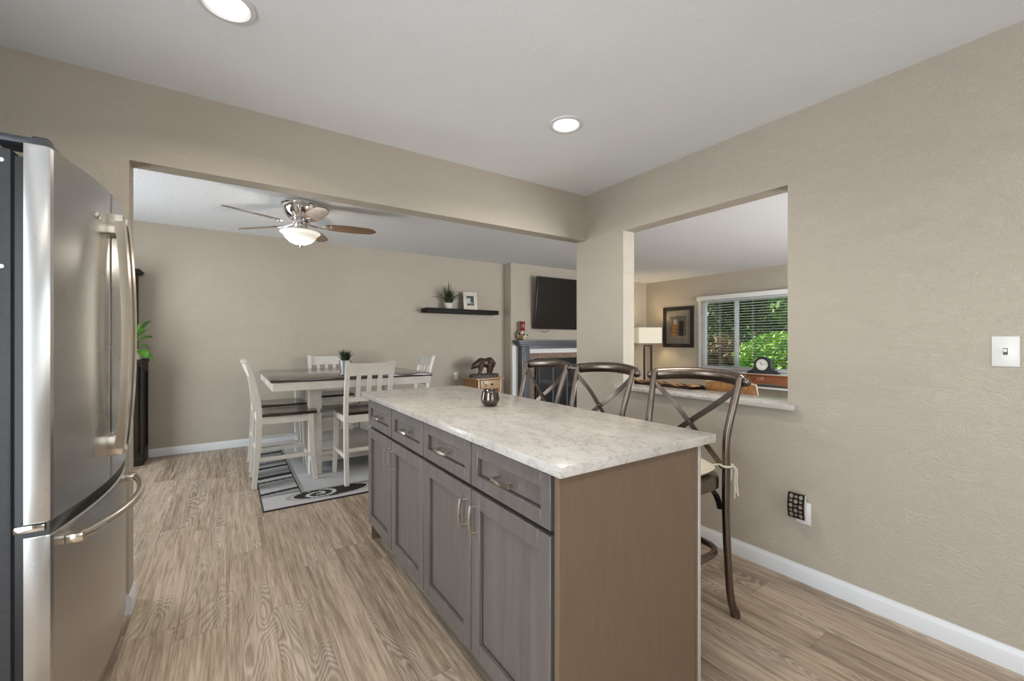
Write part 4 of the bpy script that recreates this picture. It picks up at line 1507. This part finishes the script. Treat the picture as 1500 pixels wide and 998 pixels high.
lim([(.060, -.034, .165), (.055, -.040, .105), (.048, -.040, zb + .012), (.030, -.040, zb + .008)], [.046, .032, .023, .018])
lim([(.120, .034, .165), (.132, .038, .105), (.128, .040, zb + .012), (.110, .040, zb + .008)], [.048, .034, .023, .018])
S((.176, 0, .185), .014)
bo = mb.build('bear_body', M['bear'], bearT)
rm = bo.modifiers.new('merge', 'REMESH'); rm.mode = 'VOXEL'; rm.voxel_size = .0055; rm.use_smooth_shade = True
smm = bo.modifiers.new('soften', 'SMOOTH'); smm.factor = .5; smm.iterations = 4

# ------------------------------------------------------------------ fireplace
fp = thing('fireplace_mantel', 'slate grey wood mantelpiece around the fireplace', 'mantel', (0, 0, 0))
MX0, MX1, MY = 3.965, 5.935, 5.62
mb = MB()
mb.box(MX0 - .115, MX1 + .115, MY - .075, FY, 1.215, 1.250, .004)
mb.box(MX0 - .085, MX1 + .085, MY - .050, FY, 1.185, 1.215, .006)
mb.box(MX0 - .050, MX1 + .050, MY - .025, FY, 1.155, 1.185, .006)
mb.build('mantel_shelf', M['mantel'], fp)
for x in (MX0, MX1 - .155):
    mb = MB(); mb.box(x, x + .155, MY, FY, 0.0, 1.155, .003); mb.box(x + .03, x + .125, MY - .012, MY, .18, 1.05, .003); mb.box(x - .012, x + .167, MY - .018, FY, 0, .13, .004)
    mb.build('pilaster', M['mantel'], fp)
mb = MB(); mb.box(MX0 + .155, MX1 - .155, MY, FY, 1.110, 1.155, .003); mb.build('frieze', M['mantel'], fp)
mb = MB(); mb.box(MX0 + .156, MX1 - .156, MY + .055, FY, 1.035, 1.109); mb.build('header_panel', M['white_trim'], fp)
# brown tile surround (setting) and the insert
su = MB()
su.box(MX0 + .156, MX1 - .156, MY + .062, FY, .945, 1.034)
su.box(MX0 + .156, MX0 + .30, MY + .062, FY, 0, .945); su.box(MX1 - .30, MX1 - .156, MY + .062, FY, 0, .945)
so = su.build('hearth_tile', M['tile'], fp)
ins = thing('fireplace_insert', 'black metal fireplace insert with glass doors between the grey pilasters', 'fireplace', (0, 0, 0))
IXa, IXb = MX0 + .302, MX1 - .302
mb = MB()
mb.box(IXa, IXb, MY + .03, MY + .06, .83, .943, .004)
for k in range(4): mb.box(IXa + .05, IXb - .05, MY + .024, MY + .030, .850 + k * .02, .858 + k * .02)
mb.box(IXa, IXa + .055, MY + .03, MY + .06, .05, .83, .004); mb.box(IXb - .055, IXb, MY + .03, MY + .06, .05, .83, .004); mb.box(IXa + .055, IXb - .055, MY + .03, MY + .06, .0, .09, .004)
mb.build('surround_frame', M['black_iron'], ins)
nd = 4
for k in range(nd):
    x0 = IXa + .057 + k * (IXb - IXa - .114) / nd; x1 = IXa + .057 + (k + 1) * (IXb - IXa - .114) / nd
    mb = MB(); mb.box(x0 + .002, x1 - .002, MY + .036, MY + .05, .092, .828); d_ = mb.build('glass_door', M['black_glass'], ins)
    mb = MB(); mb.box(x0 + .002, x0 + .016, MY + .030, MY + .036, .092, .828); mb.box(x1 - .016, x1 - .002, MY + .030, MY + .036, .092, .828)
    mb.box(x0 + .016, x1 - .016, MY + .030, MY + .036, .092, .106); mb.box(x0 + .016, x1 - .016, MY + .030, MY + .036, .814, .828)
    mb.build('door_frame', M['mantel'], d_)
# vase on the mantel
vz = thing('vase', 'round patterned vase with a tall red neck on the mantelpiece', 'vase', (3.985, 5.640, 1.2505))
vprof = [(.035, 0), (.05, .004), (.075, .035), (.088, .075), (.086, .105), (.066, .140), (.045, .155)]
def prof_at(t):
    q = t * (len(vprof) - 1); i = min(int(q), len(vprof) - 2); f = q - i
    return vprof[i][0] * (1 - f) + vprof[i + 1][0] * f, vprof[i][1] * (1 - f) + vprof[i + 1][1] * f
def vpos(s, t):
    r, z = prof_at(t); a = 2 * PI * s
    return Vector((r * math.cos(a), r * math.sin(a), z))
def vcol(s, t):
    a = math.sin(2 * PI * s * 4 + 5 * t) + math.sin(9 * t - 2 * PI * s * 3)
    if abs(a) < .28: return (.03, .03, .03)
    return (.60, .54, .42) if a > 0 else ((.30, .19, .07) if math.sin(2 * PI * s * 2) > .2 else (.52, .50, .46))
pattern_grid('vase_body', 60, 24, vpos, vcol, M['vase_paint'], vz)
mb = MB(); mb.lathe([(0, .15), (.047, .152), (.050, .160), (.042, .172), (.036, .20), (.040, .262), (.046, .296), (.048, .300), (.040, .300), (.034, .27), (0, .26)], n=28)
mb.build('neck', M['red_glaze'], vz)
mb = MB(); mb.lathe([(0, .0005), (.036, .0), (.036, .003), (0, .003)], n=20); mb.build('foot', M['frame_black'], vz)
# television
tv = thing('television', 'large black flat television tilted forward on the wall above the fireplace', 'television', (4.965, 5.612, 1.87))
tm = Matrix.Rotation(R(7.5), 4, 'X')
mb = MB(); mb.box(-.735, .735, -.020, .030, -.435, .435, .006, 2, tm); tvb = mb.build('bezel', M['plastic_black'], tv)
mb = MB(); mb.box(-.725, .725, -.0222, -.0198, -.418, .425, 0, 1, tm); mb.build('screen', M['tv'], tv)
mb = MB(); mb.box(-.20, .20, .034, .117, -.10, .10, .004); mb.build('wall_bracket', M['black_iron'], tv)
mb = MB(); mb.tube(spline([(-.60, .035, -.40), (-.55, .06, -.47), (-.46, .06, -.48), (-.40, .04, -.42)], 6), .004, 6); mb.build('cable', M['plastic_black'], tv)

# ------------------------------------------------------------------ living room
lamp = thing('floor_lamp', 'lit floor lamp with rectangular cream shade and open dark frame stem', 'lamp', (7.20, 5.72, 0), R(-30))
mb = MB(); mb.box(-.15, .15, -.11, .11, 0, .03, .004); mb.build('base', M['espresso'], lamp)
mb = MB()
mb.box(-.088, -.056, -.02, .02, .03, 1.16, .003); mb.box(.056, .088, -.02, .02, .03, 1.16, .003); mb.box(-.056, .056, -.02, .02, 1.125, 1.16, .003)
mb.build('stem', M['espresso'], lamp)
mb = MB(); mb.tube([(0, 0, 1.16), (0, 0, 1.34)], .008, 8); mb.lathe([(0, 0), (.02, 0), (.02, .05), (0, .05)], (0, 0, 1.24), 12); mb.build('socket', M['chrome'], lamp)
mb = MB()
o_ = [(-.255, -.14), (.255, -.14), (.255, .14), (-.255, .14)]
def rrect(hx, hy, r, z, n=5):
    pts = []
    for cx_, cy_, a0 in ((hx - r, hy - r, 0), (-hx + r, hy - r, 90), (-hx + r, -hy + r, 180), (hx - r, -hy + r, 270)):
        for k in range(n + 1):
            a = R(a0 + 90 * k / n); pts.append(Vector((cx_ + r * math.cos(a), cy_ + r * math.sin(a), z)))
    return pts
mb.ring_mesh([rrect(.245, .135, .03, 1.19), rrect(.250, .14, .03, 1.19), rrect(.250, .14, .03, 1.51), rrect(.245, .135, .03, 1.51)], closed=True)
mb.build('lamp_shade', M['shade_glow'], lamp)
light('lamp_bulb', 'POINT', (0, 0, 1.36), (0, 0, 0), 13, (1.0, .80, .50), .04, parent=lamp)

art = thing('wall_picture', 'black framed picture with taupe mat hanging on the wall by the lamp', 'picture', (LWX, 5.365, 1.52))
mb = MB()
hw_, hh_ = .355, .415
for a in ((-hw_, -hw_ + .075, -hh_, hh_), (hw_ - .075, hw_, -hh_, hh_), (-hw_ + .075, hw_ - .075, -hh_, -hh_ + .075), (-hw_ + .075, hw_ - .075, hh_ - .075, hh_)):
    mb.box(-.030, 0, a[0], a[1], a[2], a[3], .005)
mb.build('frame', M['frame_black'], art)
mb = MB(); mb.box(-.012, -.004, -hw_ + .07, hw_ - .07, -hh_ + .07, hh_ - .07); mb.build('mat_board', M['mat_grey'], art)
def art_col(s, t):
    # a street-doorway study: warm wall, dark opening, pale sky, stone floor
    if t > .90: return (.10, .10, .10)
    if t < .13: return (.24, .19, .15)
    if s < .10: return (.18, .15, .12)
    if s < .42 and t < .62: return (.36, .19, .07) if math.sin(t * 40) > -.4 else (.26, .12, .04)
    if .20 < s < .42 and .62 < t < .86: return (.36, .33, .28)
    if .55 < s < .82 and .13 < t < .78: return (.035, .03, .028)
    return (.13, .10, .08)
pattern_grid('print', 30, 40, lambda s, t: Vector((-.0135, .185 - .37 * s, -.24 + .47 * t)), art_col, M['print'], art, .001)

# blind
bl = thing('window_blind', 'white horizontal slat blind lowered over the living room window', 'blind', (LWX - .045, 0, 0))
mb = MB(); mb.box(-.045, .015, WY0 - .04, WY1 + .045, 2.015, 2.095, .004); mb.build('valance', M['blind'], bl)
ns = 27
for side, (y0, y1) in enumerate(((WY0 + .005, WY1 - .01),)):
    mb = MB()
    for k in range(ns):
        z = .745 + k * (2.00 - .745) / ns
        mt2 = Matrix.Translation((0, 0, z)) @ Matrix.Rotation(R(6), 4, 'Y')
        mb.box(-.022, .022, y0, y1, -.0013, .0013, 0, 1, mt2)
    mb.build('slats', M['blind'], bl)
mb = MB(); mb.box(-.022, .022, WY0 + .005, WY1 - .01, .712, .732, .003); mb.build('bottom_rail', M['blind'], bl)
for y in (3.1, 3.85, 4.45, 4.72):
    mb = MB(); mb.tube([(-.023, y, .73), (-.023, y, 2.02)], .0012, 5); mb.tube([(.023, y, .73), (.023, y, 2.02)], .0012, 5); mb.build('ladder_cord', M['blind'], bl)
# window casing returns
wc = MB()
wc.box(LWX - .012, LWX, WY1, WY1 + .06, WZ0 - .05, WZ1 + .0, .003)
wc.box(LWX - .012, LWX, WY0 - .06, WY0, WZ0 - .05, WZ1, .003)
wc.box(LWX - .05, LWX + .04, WY0 - .06, WY1 + .06, WZ0 - .025, WZ0, .003)
o = wc.build('trim_2', M['white_trim']); o['kind'] = 'structure'

# console table with clock
con = thing('console_table', 'reddish wood console table with a drawer under the living room window', 'console table', (7.43, 3.36, 0))
mb = MB(); mb.box(-.17, .17, -.60, .60, .665, .690, .004); mb.build('tabletop', M['cherry'], con)
mb = MB()
poly = [(-.55, .66), (.55, .66), (.55, .56)] + [(.55 - .1 * k, .535 + .022 * math.cos(k * 1.2)) for k in range(1, 11)] + [(-.55, .56)]
mb.prism(poly, 'x', -.150, -.132); mb.prism(poly, 'x', .132, .150)
mb.build('apron', M['cherry'], con)
mb = MB(); mb.box(-.158, -.150, .12, .40, .565, .652, .002); dd = mb.build('drawer', M['cherry'], con)
mb = MB(); mb.sphere((-.166, .26, .61), .011); mb.build('knob', M['black_iron'], dd)
for x in (-.135, .135):
    for y in (-.55, .55):
        mb = MB(); mb.bar([(x, y, 0), (x, y, .665)], [.030, .045], [.030, .045], (1, 0, 0)); mb.build('leg', M['cherry'], con)
mb = MB(); mb.box(-.15, .15, -.53, .53, .455, .485, .004); mb.build('shelf', M['white_trim'], con)
rn = MB()
rn.box(-.15, .15, -.62, .58, .0, .004, .001, 1); rn.box(-.178, -.150, -.62, .58, -.002, .004, .001, 1)
rnr = rn.build('table_runner', M['cream_cloth'], None, (7.43, 3.36, .6905)); tag(rnr, 'white cloth runner on the console table under the clock', 'table runner')
clk = thing('mantel_clock', 'black mantel clock with round ivory dial on the console table', 'clock', (7.40, 3.545, .695), R(6))
out = [(-.235, 0), (.235, 0), (.235, .022), (.20, .045), (.165, .062), (.135, .095)]
arc = [(.128 * math.cos(a), .150 + .128 * math.sin(a)) for a in [R(-10 + 200 * k / 18) for k in range(19)]]
out = out + arc + [(-.135, .095), (-.165, .062), (-.20, .045), (-.235, .022)]
mb = MB(); mb.prism([(y, z) for y, z in out], 'x', -.055, .055); mb.box(-.065, .065, -.225, .225, 0.0, .018, .004)
mb.build('case', M['plastic_black'], clk)
mb = MB(); mb.lathe([(0, -.060), (.096, -.060), (.096, -.054), (0, -.054)], (0, 0, .150), 40, 'x'); dl = mb.build('dial', M['dial'], clk)
mb = MB(); mb.tube([(-.060, .100 * math.cos(2 * PI * j / 40), .150 + .100 * math.sin(2 * PI * j / 40)) for j in range(40)], .007, 8, closed=True); mb.build('bezel', M['black_iron'], clk)
mb = MB(); mb.bar([(-.062, 0, .150), (-.062, .030, .195)], .006, .002, (0, 1, 0)); mb.build('hand', M['frame_black'], dl)
mb = MB(); mb.bar([(-.0625, 0, .150), (-.0625, -.068, .163)], .004, .002, (0, 0, 1)); mb.build('hand', M['frame_black'], dl)
mb = MB(); mb.tube([(-.0608, .083 * math.cos(2 * PI * j / 40), .150 + .083 * math.sin(2 * PI * j / 40)) for j in range(40)], .0015, 6, closed=True); mb.build('chapter_ring', M['frame_black'], dl)

# sofa right behind the half wall, facing the window
sofa = thing('sofa', 'taupe sofa whose back shows just over the pass-through ledge', 'sofa', (3.12, 1.42, 0))
mb = MB(); mb.box(-.42, .45, -1.12, 1.12, .06, .42, .03, 3); mb.build('base', M['leather'], sofa)
mb = MB(); mb.box(-.47, -.20, -1.12, 1.12, .30, .890, .07, 4); mb.build('back', M['leather'], sofa)
for sy in (-1, 1):
    mb = MB(); mb.box(-.42, .46, sy * 1.10 - .11, sy * 1.10 + .11, .10, .62, .05, 3); mb.build('arm', M['leather'], sofa)
for k in range(3):
    y0 = -.98 + k * .655
    mb = MB(); mb.box(-.20, .47, y0, y0 + .645, .421, .55, .045, 3); mb.build('seat_cushion', M['leather'], sofa)
for x in (-.38, .40):
    for y in (-1.05, 1.05):
        mb = MB(); mb.box(x - .03, x + .03, y - .03, y + .03, 0, .06); mb.build('foot', M['espresso'], sofa)
# bear throw draped over the back
def throw_pos(s, t):
    # s along Y, t across over the back (room side -> wall side)
    y = 1.80 + .70 * s
    arc = [(2.975, .58), (2.955, .86), (2.90, .912), (2.80, .918), (2.71, .915), (2.652, .86), (2.645, .62)]
    q = t * (len(arc) - 1); i = min(int(q), len(arc) - 2); f = q - i
    x = arc[i][0] * (1 - f) + arc[i + 1][0] * f; z = arc[i][1] * (1 - f) + arc[i + 1][1] * f
    return Vector((x, y, z + .006 * math.sin(9 * s * PI) * math.sin(PI * t)))
def throw_col(s, t):
    y = .70 * s
    if t < .415: 
        if t > .33: return (.035, .018, .012) if math.sin(y * 60) > -.5 else (.25, .12, .05)
        return (.20, .09, .035)
    if t > .585: return (.03, .017, .012) if t > .62 else (.20, .10, .04)
    # bears marching along the band
    u = (y % .17) / .17; v = (t - .415) / .17
    body = ((u - .5) / .30) ** 2 + ((v - .60) / .24) ** 2 < 1
    head = ((u - .80) / .13) ** 2 + ((v - .62) / .17) ** 2 < 1
    legs = (.28 < u < .40 or .60 < u < .72) and .12 < v < .6
    if body or head or legs: return (.030, .016, .012)
    return (.40, .21, .09)
th = pattern_grid('throw_blanket', 220, 60, throw_pos, throw_col, M['throw'], None, .006)
tag(th, 'rust and black throw blanket with a row of bears draped over the sofa back', 'blanket')
pil = thing('pillow', 'camel brown plush pillow with cream piping leaning on the sofa back', 'pillow', (3.000, 1.655, .765), R(4))
pil.rotation_euler = (0, R(-98), R(4))
mb = MB()
def pill(s, t, sign):
    x = (s * 2 - 1); y = (t * 2 - 1)
    h = .053 * (max(0, (1 - x ** 4) * (1 - y ** 4))) ** .55
    px_, py_ = x * .19 * (1 - .06 * y * y), y * .185 * (1 - .06 * x * x)
    return Vector((px_, py_, h * sign))
n = 20
bm = mb.bm
for sign in (1, -1):
    g_ = [[bm.verts.new(pill(i / n, j / n, sign)) for i in range(n + 1)] for j in range(n + 1)]
    for j in range(n):
        for i in range(n):
            bm.faces.new((g_[j][i], g_[j][i + 1], g_[j + 1][i + 1], g_[j + 1][i]))
bmesh.ops.remove_doubles(bm, verts=bm.verts[:], dist=.0008)
mb.build('pillow_body', M['brown_plush'], pil, angle=80)
mb = MB()
per = [pill(i / n, 0, 1) for i in range(n)] + [pill(1, j / n, 1) for j in range(n)] + [pill(1 - i / n, 1, 1) for i in range(n)] + [pill(0, 1 - j / n, 1) for j in range(n)]
mb.tube(per, .006, 7, closed=True); mb.build('piping', M['cream_piping'], pil)

# dried reeds in the corner
rd = thing('dried_reeds', 'tall dried reeds in a floor vase beside the lamp in the corner', 'dried plant', (7.02, 5.98, 0))
mb = MB(); mb.lathe([(0, 0), (.06, 0), (.09, .12), (.07, .32), (.045, .42), (.05, .44), (.038, .44), (0, .40)], n=24); mb.build('vase', M['pot_white'], rd)
rnd = random.Random(9)
lf = MB()
for k in range(22):
    a = rnd.uniform(0, 2 * PI); sp = rnd.uniform(.05, .22); h = rnd.uniform(.45, .85)
    ca, sa = math.cos(a), math.sin(a)
    if sa * sp > .12: sp *= .4
    pts = [(ca * sp * u ** 1.5 + .01 * ca, sa * sp * u ** 1.5 + .01 * sa, .38 + h * (u - .18 * u * u)) for u in [q / 6 for q in range(7)]]
    lf.quadstrip(pts, [.012 * (1 - .8 * (q / 6) ** 3) for q in range(7)], (-sa, ca, 0))
lf.build('reed_leaves', M['reed'], rd, smooth=False)

# ------------------------------------------------------------------ garden outside the living window
gr = MB(); gr.box(7.86, 26, -8, 22, -1.3, -1.2); o = gr.build('ground', M['grass_lawn']); o['kind'] = 'structure'
def tree(name, label, loc, blobs, nleaf, mat, size, trunk_h, seed):
    rnd = random.Random(seed)
    t = thing(name, label, 'tree', loc, 0, 'garden greenery outside the living room window')
    bm = bmesh.new()
    tot = sum(b_[3] ** 2 for b_ in blobs)
    for (bx_, by_, bz_, br) in blobs:
        for k in range(int(nleaf * br * br / tot)):
            d = Vector((rnd.gauss(0, 1), rnd.gauss(0, 1), rnd.gauss(0, 1))).normalized()
            r = br * (rnd.random() ** .45)
            p = Vector((bx_, by_, bz_)) + d * r
            q = Quaternion((rnd.gauss(0, 1), rnd.gauss(0, 1), rnd.gauss(0, 1), rnd.gauss(0, 1))).normalized()
            s = size * rnd.uniform(.6, 1.4)
            vs_ = [bm.verts.new(p + q @ Vector(c_)) for c_ in ((-s, 0, 0), (0, -s * .55, s * .1), (s * 1.2, 0, 0), (0, s * .55, s * .1))]
            bm.faces.new(vs_)
    me = bpy.data.meshes.new('foliage'); bm.to_mesh(me); bm.free(); me.materials.append(mat)
    f = bpy.data.objects.new('foliage', me); COL.objects.link(f); f.parent = t
    mb = MB(); mb.tube(spline([(0, 0, 0), (.05, .03, trunk_h * .5), (0, 0, trunk_h)], 5), [.11 - .006 * i for i in range(11)], 10)
    for (bx_, by_, bz_, br) in blobs[:6]:
        mb.tube(spline([(0, 0, trunk_h * .6), (bx_ * .5, by_ * .5, (trunk_h * .7 + bz_) / 2), (bx_, by_, bz_)], 4), .035, 7)
    mb.build('trunk', M['bark'], t)
    return t
rnd = random.Random(2)
tree('garden_shrub', 'bright yellow-green shrub seen behind the mantel clock', (10.9, 4.75, -1.2),
     [(rnd.uniform(-.5, .5), rnd.uniform(-.75, .75), rnd.uniform(.7, 2.6), rnd.uniform(.42, .62)) for _ in range(13)], 11000, M['tree_b'], .055, 1.6, 22)
tree('tall_shrub', 'brownish shrub seen low through the narrow window pane', (11.6, 7.1, -1.2),
     [(rnd.uniform(-.5, .5), rnd.uniform(-.75, .75), rnd.uniform(.6, 2.2), rnd.uniform(.42, .6)) for _ in range(12)], 9000, M['tree_c'], .055, 1.5, 23)
tree('maple_tree', 'dark green leafy tree seen through the upper window panes', (14.9, 8.6, -1.2),
     [(rnd.uniform(-1.0, 1.0), rnd.uniform(-1.7, 1.9), rnd.uniform(1.2, 5.6), rnd.uniform(.85, 1.25)) for _ in range(16)], 16000, M['tree_a'], .085, 4.4, 21)
tree('ash_tree', 'lighter green tree standing behind the yellow-green shrub', (14.2, 4.6, -1.2),
     [(rnd.uniform(-.9, .9), rnd.uniform(-.9, .9), rnd.uniform(1.0, 3.7), rnd.uniform(.8, 1.1)) for _ in range(12)], 12000, M['tree_d'], .08, 3.4, 25)
tree('backing_tree', 'mid green tree filling the distance behind the shrubs', (20.5, 9.8, -1.2),
     [(rnd.uniform(-1.2, 1.2), rnd.uniform(-5.5, 3.5), rnd.uniform(.6, 4.4), rnd.uniform(1.1, 1.6)) for _ in range(24)], 18000, M['tree_a'], .11, 3.5, 24)
